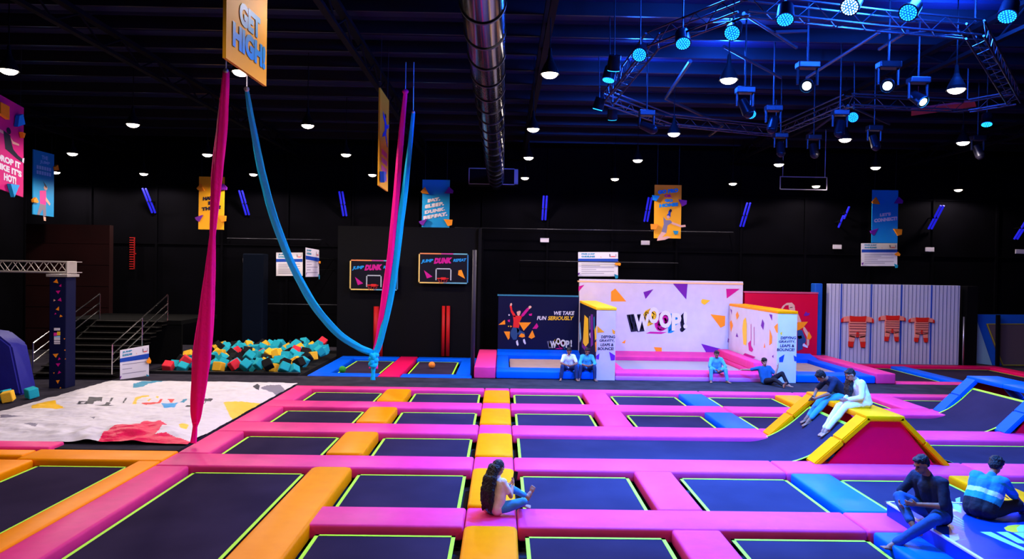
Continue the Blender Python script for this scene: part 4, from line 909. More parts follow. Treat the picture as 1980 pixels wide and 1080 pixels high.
MB().box((A.x,30.2,A.z),(B.x,31.0,B.z)).build('box', BLACK, t)
fr = MB(); q = 0.035
fr.box((A.x,30.16,A.z),(B.x,30.2,A.z+q)).box((A.x,30.16,B.z-q),(B.x,30.2,B.z)).box((A.x,30.16,A.z),(A.x+q,30.2,B.z)).box((B.x-0.16,30.16,A.z),(B.x,30.2,B.z)); fr.build('frame', mat('grey_metal',(0.35,0.33,0.38),0.4,.5), t)
MB().tube(((A.x+B.x)/2,30.6,B.z),((A.x+B.x)/2,30.6,9.3),0.03).build('hanger_rod', DARKSTEEL, t)
A = aty(1508,366,28); B = aty(1600,342,28); t = empty('speaker_frame', ((A+B)/2), label='thin dark rectangular frame hung high at the back right', cat='frame')
fr = MB()
for a, b in (((A.x,A.z),(B.x,A.z+.03)),((A.x,B.z-.03),(B.x,B.z)),((A.x,A.z),(A.x+.03,B.z)),((B.x-.03,A.z),(B.x,B.z))): fr.box((a[0],28,a[1]),(b[0],28.03,b[1]))
fr.tube((A.x+0.1,28,B.z),(A.x+0.1,28,9.3),0.012,n=5).tube((B.x-0.1,28,B.z),(B.x-0.1,28,9.3),0.012,n=5); fr.build('frame', mat('grey_metal',(0.35,)*3), t)

# ------------------------------------------------------------------ lamps
GLOW = mat('lamp_glow',(1,1,1),0.5,emit=(1.0,0.82,0.66),es=14)
bell = MB(); N = 20
prof = [(0.03,0.52),(0.05,0.34),(0.08,0.26),(0.12,0.19),(0.17,0.08),(0.19,0.0)]
for (r0,z0),(r1,z1) in zip(prof[:-1],prof[1:]): bell.tube((0,0,z0),(0,0,z1),r0,r1,n=N,caps=False)
bo = bell.build('reflector_bell', BLACK, smooth=True); bell_me = bo.data; bpy.data.objects.remove(bo)
gl = MB().ball((0,0,0.02),0.1,(0.165,0.165,0.10),sub=3); go = gl.build('bulb', GLOW, smooth=True); glow_me = go.data; bpy.data.objects.remove(go)
rod = MB().tube((0,0,0.5),(0,0,2.04),0.012,n=6); ro = rod.build('hanger_rod', BLACK); rod_me = ro.data; bpy.data.objects.remove(ro)
where = ['at the left frame edge near the pink banner','above the long dark roof beam, left third','first small one above the blue banner on the far left','right beside the blue banner on the far left','above the HANG IN THERE! banner',
 'between the blue far left banner and the yellow one','small, left of where the blue silk bends','large, right of the blue silk in the left half','small, right of the blue silk in the left half','beside the narrow edge on banner','under the GET HIGH! banner',
 'large, just right of the air duct','second nearest right of the air duct','third right of the air duct','lowest one beside the outlet box','above the GO PRO banner to its left','small, left of the GO PRO banner','inside the lighting rig on its left','under the left corner of the lighting rig',
 'small, between the two right banners on the left','in the middle below the lighting rig','small, below the lighting rig near the thin frame','large, below the centre of the lighting rig','above the LET\'S CONNECT! banner','inside the lighting rig on its right','below the right end of the lighting rig','lowest one at the far right','cut by the top frame edge at the left','cut by the top frame edge right of the air duct','over the near end of the hall, far left','over the near end of the hall, left of the duct','over the near end of the hall, right of the duct','over the near end of the hall, far right']
for q, wl in zip(LAMP_POS, where):
    t = empty('high_bay_lamp', q, label='warm high bay lamp '+wl, cat='lamp', group='high bay lamps hung from the roof')
    for nm, me in (('reflector_bell',bell_me),('bulb',glow_me),('hanger_rod',rod_me)):
        o = bpy.data.objects.new(nm, me); COL.objects.link(o); o.parent = t
# ultraviolet tubes on the wall
UVT = mat('violet_tube',(0.02,0.02,0.3),0.4,emit=(0.02,0.02,1.0),es=0.6)
for i, (x, y) in enumerate(((288,388),(472,392),(663,394),(1053,402),(1253,405),(1441,415),(1637,411),(1626,428),(1810,420),(1978,440))):
    c = aty(x, y, 33.0); sh_ = 0.5 if i in (6,7) else 1.0
    t = empty('tube_light', c, label='violet tube light high on the back wall, '+['leftmost one','right of the yellow banner','left of the narrow banner','in the middle, right of the duct','just left of the GO PRO banner','between the two right banners','upper one left of LET\'S CONNECT!','lower one left of LET\'S CONNECT!','right of the LET\'S CONNECT! banner','at the right frame edge'][i], cat='tube light')
    h = 0.5*sh_
    for dx in (-0.07,0.07) if sh_ == 1 else (0,): MB().tube((c.x+dx,c.y-0.45*sh_,c.z+h),(c.x+dx,c.y+0.45*sh_,c.z-h),0.045,n=8).build('tube', UVT, t)
    MB().tube((c.x,c.y,c.z),(c.x,33.57,c.z),0.03).box((c.x-0.12,c.y-0.02,c.z-0.05),(c.x+0.12,c.y+0.06,c.z+0.05)).build('bracket', BLACK, t)

# ------------------------------------------------------------------ lighting rig
LEDC = mat('led_cyan',(0,0,0),0.5,emit=(0.02,0.55,1.0),es=3.2); LEDW = mat('led_white',(0,0,0),0.5,emit=(0.55,0.85,1.0),es=9)
BEAM = mat('beam_white',(0,0,0),0.5,emit=(0.6,1.0,1.0),es=10)
CANM = mat('can_black',(0.01,0.01,0.015),0.35,0.4)
for i, ((x, y, k), q, a) in enumerate(zip(PARS, PAR_POS, PAR_AIM)):
    d = ((CAM+Vector((0,6,-2)))-q).normalized() if k else (Vector(a)-q).normalized()
    if i in (1,3,6,11): d = (d+Vector((0.25,0.1,-0.3))).normalized()
    lb = ['nearest the left bend of the rig','second from the left on the near side','third from the left on the near side','fourth from the left on the near side','whitest one at the top centre','right of the white one at the top','at the top right corner of the frame','upper of the two at the left bend','lower of the two at the left bend','on the far left, pointing down','leftmost at the bottom of the bend','inside the rig near a moving head','inside the rig above a warm lamp','small one at the far right of the rig'][i]
    t = empty('led_can', q, label='blue led can of the lighting rig '+lb, cat='stage light', group='blue led cans on the lighting rig')
    r = 0.15; b = q-d*0.03
    smooth_by_angle(MB().tube(b-d*0.30, b, r*0.85, r, n=20, caps=True).build('housing', CANM, t))
    u = d.orthogonal().normalized(); v = d.cross(u)
    f = MB().tube(b, b+d*0.006, r*0.86, n=20); ff = f.build('led_face', mat('led_base',(0.0,0.05,0.5),0.4,emit=(0.0,0.10,1.0),es=2.0), t)
    dots = MB(); dm = LEDW if k == 2 else LEDC
    for ring, cnt in ((0,1),(0.045,6),(0.082,12),(0.116,18)):
        for j in range(cnt):
            an = 2*pi*j/cnt; c = b+d*0.010+u*ring*cos(an)+v*ring*sin(an); dots.ball(c, 0.0135, sub=1)
    dots.build('led_dot', dm, ff)
    MB().path([b-d*0.15+Vector((0,0,0.0)), b-d*0.15+Vector((0,0,0.3)), Vector((b.x,b.y,9.64))], 0.015, 6).build('yoke', DARKSTEEL, t)
for i, q in enumerate(HEAD_POS):
    t = empty('moving_head', q, label='moving head spot of the rig with a bright cyan lens, '+['left of centre','right of centre','rightmost, tilted down'][i], cat='stage light', group='moving head spots with cyan lenses')
    d = (CAM+Vector((0.5 if i < 2 else 4,3,-1))-q).normalized() if i < 2 else Vector((0.25,-0.75,-0.6)).normalized()
    smooth_by_angle(MB().tube(q-d*0.34, q, 0.11, 0.14, n=18).build('head', CANM, t)); ln_ = MB().tube(q, q+d*0.01, 0.085, n=18).build('lens', BEAM, t)
    MB().tube(q+d*0.0, q+d*0.02, 0.13, n=18, caps=False).build('lens_ring', mat('ring_glow',(0.05,0.3,0.35),0.3), ln_)
    s = Vector((1,0,0)); c = q-d*0.17
    MB().tube(c-s*0.2, c-s*0.2+Vector((0,0,0.35)), 0.03, n=8).tube(c+s*0.2, c+s*0.2+Vector((0,0,0.35)), 0.03, n=8).box((c.x-0.22,c.y-0.12,c.z+0.33),(c.x+0.22,c.y+0.12,c.z+0.46),0.02).tube((c.x,c.y,c.z+0.45),(c.x,c.y,9.64),0.02).build('yoke', DARKSTEEL, t)
for i, (x, y) in enumerate(((1495,237),(1624,245),(1250,245),(1509,285),(1573,288),(1690,272),(1890,290),(1440,205))):
    q = atz(x, y, 7.45); t = empty('moving_head', q, label='unlit dark moving head of the rig, '+['below the centre left lens','left of the blue can under a truss corner','near the left bend, tilted sideways','low at the back, left one','low at the back, second one','low at the back, right of the warm lamp','at the far right end, hanging low','between the warm lamp and the blue can'][i], cat='stage light', group='unlit moving heads on the lighting rig')
    d = Vector((0.1*(i-3), -0.3, -1)).normalized() if i != 2 else Vector((0.9,-0.2,-0.4)).normalized()
    smooth_by_angle(MB().tube(q+d*-0.15, q+d*0.2, 0.10, 0.13, n=16).ball(q+d*0.19, 0.12, sub=2).build('head', CANM, t))
    MB().tube(q+Vector((-0.18,0,0)), q+Vector((-0.18,0,0.3)), 0.03, n=8).tube(q+Vector((0.18,0,0)), q+Vector((0.18,0,0.3)), 0.03, n=8).box(q+Vector((-0.2,-0.12,0.28)), q+Vector((0.2,0.12,0.42)), 0.02).tube(q+Vector((0,0,0.4)), Vector((q.x,q.y,9.64)), 0.02).build('yoke', DARKSTEEL, t)
# truss ring (hexagon) and inner bars
TRUSS = mat('truss_metal',(0.09,0.09,0.11),0.35,0.8)
hexp = [atz(x, y, 8.15) for x, y in ((1176,200),(1262,92),(1438,26),(1700,55),(1885,72),(1960,200),(1870,215),(1640,204),(1500,262),(1290,240))]
t = empty('truss_ring', (sum(p.x for p in hexp)/len(hexp), sum(p.y for p in hexp)/len(hexp), 8.3), label='large polygonal aluminium truss ring of the lighting rig under the roof', cat='truss')
def truss(mb, a, b, w=0.28, n_=None):
    d = (b-a); L = d.length; d.normalize(); s = d.cross(Vector((0,0,1))).normalized()*w/2; up = Vector((0,0,w))
    c = [s, -s, s+up, -s+up]
    for o_ in c: mb.tube(a+o_, b+o_, 0.022, n=6)
    k = 0; x = 0; st_ = 0.32
    while x < L-st_:
        p = a+d*x; p2 = a+d*(x+st_)
        mb.tube(p+(s if k % 2 else s+up), p2+(s+up if k % 2 else s), 0.010, n=5); mb.tube(p+(s if k % 2 else -s), p2+(-s if k % 2 else s), 0.010, n=5)
        x += st_; k += 1
for i in range(len(hexp)):
    mb = MB(); truss(mb, hexp[i], hexp[(i+1) % len(hexp)]); mb.build('truss_segment', TRUSS, t)
zz = [atz(x, y, 8.75) for x, y in ((1335,118),(1287,190),(1398,242),(1372,262))]
mb = MB()
for a, b in zip(zz[:-1], zz[1:]): mb.tube(a, b, 0.05, n=8)
for px in ((1438,26,1540,92),(1400,90,1510,150),(1500,62,1560,60),(1700,62,1560,150),(1755,60,1700,95),(1710,60,1860,72),(1885,72,1940,130),(1640,204,1560,262),(1640,204,1720,240)):
    mb.tube(atz(px[0],px[1],8.5), atz(px[2],px[3],8.5), 0.035, n=8)
for p in (hexp[0],hexp[2],hexp[4],hexp[6],hexp[8]): mb.tube(p+Vector((0,0,.28)), (p.x,p.y,9.3), 0.02, n=6)
mb.build('cross_bar', TRUSS, t)
pb = [atz(x, y, 8.6) for x, y in ((1762,212),(1885,196),(1888,206),(1762,224))]
tag(MB().prism(pb, (0,0,0.05)).tube(pb[0]+Vector((0.2,0,.05)), Vector((pb[0].x+0.2,pb[0].y,9.3)),0.01,n=5).tube(pb[1]+Vector((-0.2,0,.05)), Vector((pb[1].x-0.2,pb[1].y,9.3)),0.01,n=5).build('fabric_strip', mat('rose_fabric',(0.30,0.03,0.05),0.6,bump=.3,bscale=6)), 'dull rose coloured fabric strip hung above the right side of the rig', 'fabric')

# ------------------------------------------------------------------ people
SKIN = mat('brown_skin',(0.30,0.12,0.07),0.55); SKIN2 = mat('light_brown_skin',(0.42,0.19,0.12),0.55)
HAIR = mat('black_hair',(0.006,0.0045,0.005),0.5,spec=.3,bump=.6,bscale=60)
EYE = mat('eye_dark',(0.01,0.008,0.008),0.3); LIP = mat('lip',(0.28,0.07,0.06),0.5)
def V(*a): return Vector(a)
def cone(bm, p0, p1, r0, r1, n=14):
    p0 = Vector(p0); p1 = Vector(p1); d = p1-p0
    if d.length > 1e-5:
        M = Matrix.Translation((p0+p1)/2) @ d.to_track_quat('Z','Y').to_matrix().to_4x4()
        bmesh.ops.create_cone(bm, cap_ends=True, segments=n, radius1=r0, radius2=r1, depth=d.length, matrix=M)
    for p, r in ((p0,r0),(p1,r1)):
        rr = bmesh.ops.create_icosphere(bm, subdivisions=2, radius=r*1.001)
        for v in rr['verts']: v.co += p
def ell(bm, c, r3, M=None, sub=2):
    rr = bmesh.ops.create_icosphere(bm, subdivisions=sub, radius=1.0)
    T = Matrix.Translation(Vector(c)) @ (M.to_4x4() if M is not None else Matrix.Identity(4)) @ Matrix.Diagonal((r3[0],r3[1],r3[2],1))
    for v in rr['verts']: v.co = T @ v.co
def fuse(bm, name, mt, parent, vox=0.012, smooth=6, mats=None, assign=None, amp=0.0, freq=8.0):
    """melt the overlapping shapes into one continuous skin"""
    me = bpy.data.meshes.new(name); bm.to_mesh(me); bm.free()
    o = bpy.data.objects.new(name, me); COL.objects.link(o)
    m = o.modifiers.new('r','REMESH'); m.mode = 'VOXEL'; m.voxel_size = vox
    s = o.modifiers.new('s','SMOOTH'); s.factor = 0.5; s.iterations = smooth
    dg = bpy.context.evaluated_depsgraph_get(); dg.update()
    nm = bpy.data.meshes.new_from_object(o.evaluated_get(dg)); o.modifiers.clear(); o.data = nm; nm.name = name; bpy.data.meshes.remove(me)
    if amp:
        for v in nm.vertices:
            v.co += v.normal*amp*noise.noise(v.co*freq)
    nm.materials.clear()
    for x in (mats or [mt]): nm.materials.append(x)
    for p in nm.polygons:
        p.use_smooth = True
        if assign: p.material_index = assign(p.center)
    o.parent = parent; return o
def basis_from(fwd, up):
    f = Vector(fwd).normalized(); u = Vector(up); u = (u-f*u.dot(f)).normalized(); r = f.cross(u)
    return r, f, u
def hand(bm, w, d, palm, side, curl=0.6, s=1.0):
    """w wrist, d pointing direction, palm normal; side +1 when the thumb lies on d x palm"""
    d = Vector(d).normalized(); pn = Vector(palm); pn = (pn-d*pn.dot(d)).normalized(); x = d.cross(pn)*side
    M = Matrix((x, d, pn)).transposed()
    ell(bm, w+d*0.045*s, (0.040*s,0.052*s,0.016*s), M)
    for k, (off, L) in enumerate(((0.030,0.070),(0.011,0.078),(-0.009,0.073),(-0.028,0.058))):
        a = w+d*0.085*s+x*off*s; c1 = curl*0.5; c2 = curl*1.25
        b = a+(d*cos(c1)+pn*sin(c1)+x*off*1.5)*L*0.5*s; e = b+(d*cos(c2)+pn*sin(c2))*L*0.5*s
        cone(bm, a-d*0.02*s, b, 0.0092*s, 0.0085*s, 8); cone(bm, b, e, 0.0085*s, 0.007*s, 8)
    a = w+d*0.02*s+x*0.026*s; b = a+(d*0.6+x*0.7+pn*0.3).normalized()*0.036*s; e = b+(d*0.9+x*0.25+pn*0.45*(1+curl)).normalized()*0.032*s
    cone(bm, a, b, 0.013*s, 0.010*s, 8); cone(bm, b, e, 0.010*s, 0.0078*s, 8)
def foot(bm, ank, toe_dir, up=(0,0,1), s=1.0):
    r, f, u = basis_from(toe_dir, up); a = Vector(ank)
    heel = a-f*0.035*s-u*0.045*s; ball = a+f*0.115*s-u*0.055*s
    cone(bm, a, heel, 0.038*s, 0.032*s); M = Matrix((r,f,u)).transposed()
    cone(bm, a, a+f*0.06*s-u*0.03*s, 0.036*s, 0.030*s); ell(bm, (heel+ball)/2+u*0.0, (0.036*s,0.10*s,0.026*s), M); ell(bm, ball, (0.046*s,0.04*s,0.022*s), M)
    for k in range(5):
        p = ball+r*(-0.034+0.017*k)*s+f*0.03*s; cone(bm, p-f*.01, p+f*(0.034-0.003*abs(k-1.2))*s-u*0.004*s, 0.0105*s if k else 0.014*s, 0.009*s if k else 0.012*s, 8)

def person(name, loc, yaw, J, label, skin=SKIN, shirt=None, pants=None, sleeve=0.0, hair='short', vox=0.011, head_fwd=(0,1,0), head_up=(0,0,1),
           shirt_zone=None, shirt_mats=None, pant_len=0.97, skirt=False, feet=((0,1,0),(0,1,0)), feet_up=((0,0,1),(0,0,1)), hands=None, face=True, shirt_long=0.0, build=1.0, collar=None, scale=1.0):
    """J: joints in the person's own frame, +y the way they face, +x their right hand side"""
    t = empty(name, loc, yaw, label=label, cat='person')
    if loc[1] > 20: vox = 0.016
    g = {k: Vector(v) for k, v in J.items() if k != 'hair'}
    pel, ch, nk, hd = g['pelvis'], g['chest'], g['neck'], g['head']; B = build
    bm = bmesh.new()
    def torso(bm, e):
        for s in 'RL':
            cone(bm, g['hip'+s], g['sh'+s].lerp(ch,0.28), (0.105+e)*B, (0.085+e)*B); cone(bm, ch, g['sh'+s], (0.075+e)*B, (0.056+e)*B)
        cone(bm, pel, ch, (0.115+e)*B, (0.118+e)*B); cone(bm, ch, nk, (0.085+e)*B, 0.055+e*0.4)
    torso(bm, 0)
    for s in 'RL':
        cone(bm, g['sh'+s], g['el'+s], 0.050*B, 0.039*B); cone(bm, g['el'+s], g['wr'+s], 0.040*B, 0.027*B)
        cone(bm, g['hip'+s], g['kn'+s], 0.088*B, 0.056*B)
        ca = g['kn'+s].lerp(g['an'+s], 0.28); cone(bm, g['kn'+s], ca, 0.055*B, 0.055*B); cone(bm, ca, g['an'+s], 0.055*B, 0.036*B)
    r, f, u = basis_from(head_fwd, head_up); M = Matrix((r,f,u)).transposed()
    cone(bm, nk, hd-u*0.05, 0.056, 0.050)
    ell(bm, hd+u*0.025-f*0.008, (0.076,0.094,0.092), M); ell(bm, hd-u*0.045+f*0.022, (0.058,0.066,0.066), M); cone(bm, hd-u*0.09+f*0.055, hd-u*0.06+f*0.06, 0.024, 0.03)
    cone(bm, hd+f*0.086+u*0.015, hd+f*0.108-u*0.022, 0.010, 0.015, 8); ell(bm, hd+f*0.085-u*0.055, (0.024,0.010,0.010), M)
    ell(bm, hd+f*0.078+u*0.032, (0.052,0.014,0.010), M)
    for sx in (-1,1): ell(bm, hd+r*sx*0.078-u*0.005, (0.010,0.020,0.032), M)
    H = hands or {}
    for s, sd in (('R',1),('L',-1)):
        h = H.get(s, {}); d = h.get('d', (g['wr'+s]-g['el'+s])); hand(bm, g['wr'+s], d, h.get('palm',(0,0,-1)), h.get('side', sd), h.get('curl',0.6))
    foot(bm, g['anR'], feet[0], feet_up[0]); foot(bm, g['anL'], feet[1], feet_up[1])
    fuse(bm, 'body', skin, t, vox*0.7, 4)
    # clothing
    if shirt:
        bm = bmesh.new(); torso(bm, 0.016)
        for s in 'RL':
            a = g['sh'+s]; e_ = g['el'+s]; w_ = g['wr'+s]
            if sleeve <= 1: cone(bm, a, a.lerp(e_, max(sleeve,0.05)), 0.068*B, 0.060*B)
            else: cone(bm, a, e_, 0.068*B, 0.056*B); cone(bm, e_, e_.lerp(w_, sleeve-1), 0.057*B, 0.044*B)
            if shirt_long: cone(bm, g['hip'+s], g['hip'+s].lerp(g['kn'+s], shirt_long), 0.122*B, 0.11*B)
        o = fuse(bm, 'shirt', shirt, t, vox, 5, mats=shirt_mats, assign=shirt_zone, amp=0.010, freq=9)
    if collar:
        cb = bmesh.new(); n_ = (nk-ch).normalized()
        for k in range(14):
            a0 = 2*pi*k/14; q = nk+Vector((0.062*cos(a0),0.06*sin(a0),0.0))-n_*0.005; ell(cb, q, (0.020,0.020,0.018))
        fuse(cb, 'collar', collar, t, 0.008, 3)
    if pants:
        bm = bmesh.new(); cone(bm, pel, pel+(ch-pel)*0.12, 0.135*B, 0.13*B)
        for s in 'RL':
            cone(bm, g['hip'+s], g['kn'+s], 0.110*B, 0.074*B)
            k_ = g['kn'+s]; a_ = g['an'+s]; cone(bm, k_, k_.lerp(a_, pant_len), 0.073*B, 0.056*B)
        fuse(bm, 'trousers', pants, t, vox, 5, amp=0.010, freq=8)
    # hair
    hb = bmesh.new()
    if hair in ('short','bun','long','thick'):
        k = 1.0 if hair != 'thick' else 1.10
        ell(hb, hd+u*0.050-f*0.022, (0.085*k,0.098*k,0.082*k), M); ell(hb, hd+u*0.01-f*0.045, (0.080*k,0.070*k,0.085*k), M)
        ell(hb, hd+u*0.10+f*0.045, (0.060*k,0.045*k,0.026*k), M)
    if hair == 'thick':
        rr_ = random.Random(len(label))
        for i in range(34):
            a0 = rr_.uniform(0,2*pi); b0 = rr_.uniform(0.15,1.3)
            q = hd+u*0.045-f*0.02+(r*cos(a0)*sin(b0)*0.085+f*sin(a0)*sin(b0)*0.095+u*cos(b0)*0.088); ell(hb, q, (0.024,0.024,0.022))
    if hair in ('long','down'):
        if hair == 'down': ell(hb, hd+u*0.045-f*0.022, (0.086,0.100,0.086), M); ell(hb, hd-f*0.05, (0.080,0.065,0.10), M)
        back = J.get('hair', [hd-f*0.09, nk-f*0.12, ch-f*0.17, ch-f*0.17-Vector((0,0,0.22))])
        back = [Vector(b) for b in back]
        for off in (-0.055,-0.028,0,0.028,0.055):
            for i, (a, b) in enumerate(zip(back[:-1], back[1:])):
                w = [0.055,0.062,0.058,0.045,0.03,0.02][i]; sp = 1.0+0.15*i
                cone(hb, a+r*off*sp, b+r*off*(sp+0.1)+Vector((0,0,-0.03*abs(off)*30*(i == len(back)-2))), w, w*0.85 if i < len(back)-2 else 0.014)
    fuse(hb, 'hair', HAIR, t, 0.0085, 3, amp=0.010, freq=30)
    t.scale = (scale,)*3
    if face:
        for sx in (-1,1): MB().ball(hd+f*0.083+r*sx*0.031+u*0.012, 0.01, (0.013,0.008,0.007), M=M, sub=2).build('eye', EYE, t, smooth=True, world=False); MB().ball(hd+f*0.088+r*sx*0.032+u*0.036, 0.01, (0.022,0.006,0.005), M=M, sub=1).build('eyebrow', HAIR, t, smooth=True, world=False)
        MB().ball(hd+f*0.093-u*0.056, 0.01, (0.024,0.006,0.008), M=M, sub=2).build('mouth', LIP, t, smooth=True, world=False)
    return t
CL = lambda n_, c: mat(n_, c, 0.8, bump=.25, bscale=14)
WSH = CL('white_shirt_cloth',(0.75,0.70,0.78)); BSH = CL('light_blue_shirt_cloth',(0.06,0.38,0.62)); JEAN = CL('dark_denim',(0.015,0.03,0.10)); LJEAN = CL('light_denim',(0.05,0.26,0.50))
NAVYS = CL('navy_shirt_cloth',(0.006,0.012,0.035)); BLKC = CL('black_cloth',(0.008,0.008,0.014)); KURTA = CL('cream_cloth',(0.78,0.70,0.70)); BLUEU = CL('sky_suit_cloth',(0.08,0.30,0.58)); TEALS = CL('deep_blue_tshirt_cloth',(0.01,0.09,0.24))
PEACH = CL('peach_tshirt_cloth',(0.85,0.60,0.55)); MIDJ = CL('mid_denim',(0.012,0.06,0.20))

# 1 woman with long hair on the pad, back to the camera
J = dict(pelvis=(0,0,.12), chest=(0,.06,.42), neck=(0,.09,.56), head=(0,.13,.68), shR=(.155,.07,.50), shL=(-.155,.07,.50), elR=(.22,.17,.28), elL=(-.22,.17,.28), wrR=(.10,.34,.38), wrL=(-.06,.34,.34),
 hipR=(.09,.02,.10), hipL=(-.09,.02,.10), knR=(.36,.30,.20), knL=(-.12,.38,.34), anR=(.12,.50,.09), anL=(.04,.78,.10),
 hair=[(0,.03,.70),(0,-.06,.56),(0,-.11,.40),(0.0,-.12,.24),(0.0,-.12,.12)])
t = person('seated_person', (-0.10,10.88,0.0), R(-42), J, 'seated woman with very long black hair and a phone, her back turned, on the pads', skin=SKIN2, shirt=PEACH, pants=LJEAN, sleeve=0.62, hair='down', head_fwd=(.05,1,-.25), build=0.88,
 feet=((.6,.6,-.1),(.25,.35,1)), feet_up=((.1,-.3,1),(.2,-1,.3)), hands={'R':{'d':(-.3,.7,.5),'palm':(-.7,-.4,.3),'curl':1.0},'L':{'d':(.5,.6,.3),'palm':(0,-.2,1),'curl':.7}}, face=True, pant_len=0.86)
ph = MB().box((-0.036,-0.005,-0.075),(0.036,0.005,0.075),0.006); o = ph.build('smartphone', mat('phone_black',(0.006,0.006,0.008),0.2)); 
hp = Matrix.Translation((-0.10,10.88,0)) @ Matrix.Rotation(R(-42),4,'Z') @ Vector((.07,.44,.50)); o.location = hp; o.rotation_euler = (R(-15),0,R(-30)); tag(o, 'black phone held up by the woman with long hair', 'phone')

# 2, 3 men sitting on the blue trampoline edge
def sit_front(x, label, shirt, sleeve, pants, clasp, skin=SKIN, collar=None, shoes=True):
    J = dict(pelvis=(0,0,.40), chest=(0,.13,.72), neck=(0,.19,.86), head=(0,.27,.98), shR=(.17,.15,.80), shL=(-.17,.15,.80), elR=(.26,.34,.58), elL=(-.26,.34,.58), wrR=(.07,.50,.53), wrL=(-.07,.50,.53),
     hipR=(.09,.02,.38), hipL=(-.09,.02,.38), knR=(.23,.40,.48), knL=(-.23,.40,.48), anR=(.27,.40,.085), anL=(-.25,.42,.085))
    return person('seated_person', (x,24.78,-0.03), pi, J, label, skin=skin, shirt=shirt, pants=pants, sleeve=sleeve, hair='short', head_fwd=(0,1,-.45), feet=((.25,1,0),(-.25,1,0)), hands={'R':{'palm':(-1,0,.2),'curl':.9},'L':{'palm':(1,0,.2),'curl':.9}}, collar=collar)
sit_front(2.30,'man in a white polo shirt sitting on the blue trampoline edge', WSH, 0.75, JEAN, 1, collar=WSH)
sit_front(2.92,'man in a blue shirt with rolled sleeves sitting against the left partition', BSH, 1.35, JEAN, 1, collar=BSH)
# 4 man in light blue on the pink edge
J4 = dict(pelvis=(0,0,.38), chest=(0,.12,.69), neck=(0,.18,.83), head=(0.02,.26,.95), shR=(.17,.14,.77), shL=(-.17,.14,.77), elR=(.27,.32,.54), elL=(-.27,.32,.54), wrR=(.09,.44,.44), wrL=(-.07,.46,.42),
     hipR=(.09,.02,.36), hipL=(-.09,.02,.36), knR=(.24,.40,.46), knL=(-.24,.40,.46), anR=(.24,.42,.085), anL=(-.30,.44,.085))
person('seated_person', (7.35,24.78,-0.03), pi, J4, 'man in a light blue shirt and light trousers sitting on the pink edge', skin=SKIN, shirt=BLUEU, pants=BLUEU, sleeve=1.8, hair='short', head_fwd=(-.25,1,-.45), feet=((.3,1,0),(-.5,1,0)), hands={'R':{'palm':(-1,0,.2),'curl':.9},'L':{'palm':(1,0,.2),'curl':.9}}, collar=BLUEU, pant_len=0.92)
# 5 man reclining on the aisle floor
J5 = dict(pelvis=(0,0,.12), chest=(.05,-.05,.47), neck=(.07,-.03,.62), head=(.08,.0,.75), shR=(.24,-.04,.54), shL=(-.11,-.04,.56), elR=(.50,-.18,.46), elL=(-.24,.14,.36), wrR=(.70,-.32,.44), wrL=(-.33,.12,.60),
     hipR=(.08,.02,.11), hipL=(-.10,.02,.11), knR=(-.14,.42,.22), knL=(-.42,.28,.42), anR=(-.28,.80,.09), anL=(-.55,.46,.07))
person('seated_person', (8.93,24.20,-0.03), pi, J5, 'man in a dark blue t-shirt sitting on the floor leaning on the pink edge', skin=SKIN2, shirt=TEALS, pants=BLKC, sleeve=0.8, hair='thick', head_fwd=(-.15,1,-.1), feet=((-.1,.5,1),(-.7,.7,0)), feet_up=((0,-1,.5),(0,0,1)), hands={'R':{'palm':(0,0,-1),'curl':.3},'L':{'d':(-.1,.1,1),'palm':(1,0,0),'curl':.3}}, pant_len=0.9)

# 6 man in navy bending over his phone on the ridge, facing left
J6 = dict(pelvis=(0,0,.12), chest=(0,.30,.38), neck=(0,.44,.46), head=(0,.58,.50), shR=(.17,.36,.42), shL=(-.17,.36,.42), elR=(.22,.56,.18), elL=(-.24,.54,.16), wrR=(.06,.70,.06), wrL=(-.06,.72,.03),
     hipR=(.09,.02,.11), hipL=(-.09,.02,.11), knR=(.14,.50,-.02), knL=(-.14,.50,.02), anR=(.10,.83,-.42), anL=(-.08,.88,-.45))
person('seated_person', (7.62,15.85,0.95), R(94), J6, 'man in a navy t-shirt bending over his phone on the orange ridge', skin=SKIN, shirt=NAVYS, pants=LJEAN, sleeve=0.8, hair='thick', head_fwd=(0,.75,-.8), head_up=(0,.8,.6), feet=((0,1,-.35),(0,1,-.35)), hands={'R':{'palm':(-1,0,.3),'curl':.9},'L':{'palm':(1,0,.3),'curl':.9}}, pant_len=0.85)
o = MB().box((-0.036,-0.005,-0.075),(0.036,0.005,0.075),0.006).build('smartphone', MATS['phone_black']); o.location = Matrix.Translation((7.62,15.85,0.95)) @ Matrix.Rotation(R(94),4,'Z') @ Vector((0,.80,.02)); o.rotation_euler = (R(40),0,R(94)); tag(o, 'dark phone held by the bending man on the ridge', 'phone')
# 7 woman in cream on the ridge
J7 = dict(pelvis=(0,0,.12), chest=(0,.14,.44), neck=(0,.22,.58), head=(0,.33,.68), shR=(.155,.17,.52), shL=(-.155,.17,.52), elR=(.20,.20,.24), elL=(-.20,.20,.24), wrR=(.06,.42,.16), wrL=(-.08,.44,.17),
     hipR=(.09,.02,.11), hipL=(-.09,.02,.11), knR=(.11,.50,.0), knL=(-.11,.50,.03), anR=(.08,.84,-.46), anL=(-.08,.88,-.44), hair=[(.10,.30,.66),(.11,.27,.52),(.10,.30,.36),(.09,.32,.24)])
person('seated_person', (7.58,14.95,0.95), R(97), J7, 'woman in a cream kurta and trousers sitting at the near end of the orange ridge', skin=SKIN2, shirt=KURTA, pants=KURTA, sleeve=1.85, hair='long', head_fwd=(0,.85,-.6), head_up=(0,.6,.85), feet=((0,1,-.55),(0,1,-.5)), shirt_long=0.25, hands={'R':{'palm':(-1,0,.3),'curl':.6},'L':{'palm':(1,0,.3),'curl':.6}}, pant_len=0.93)
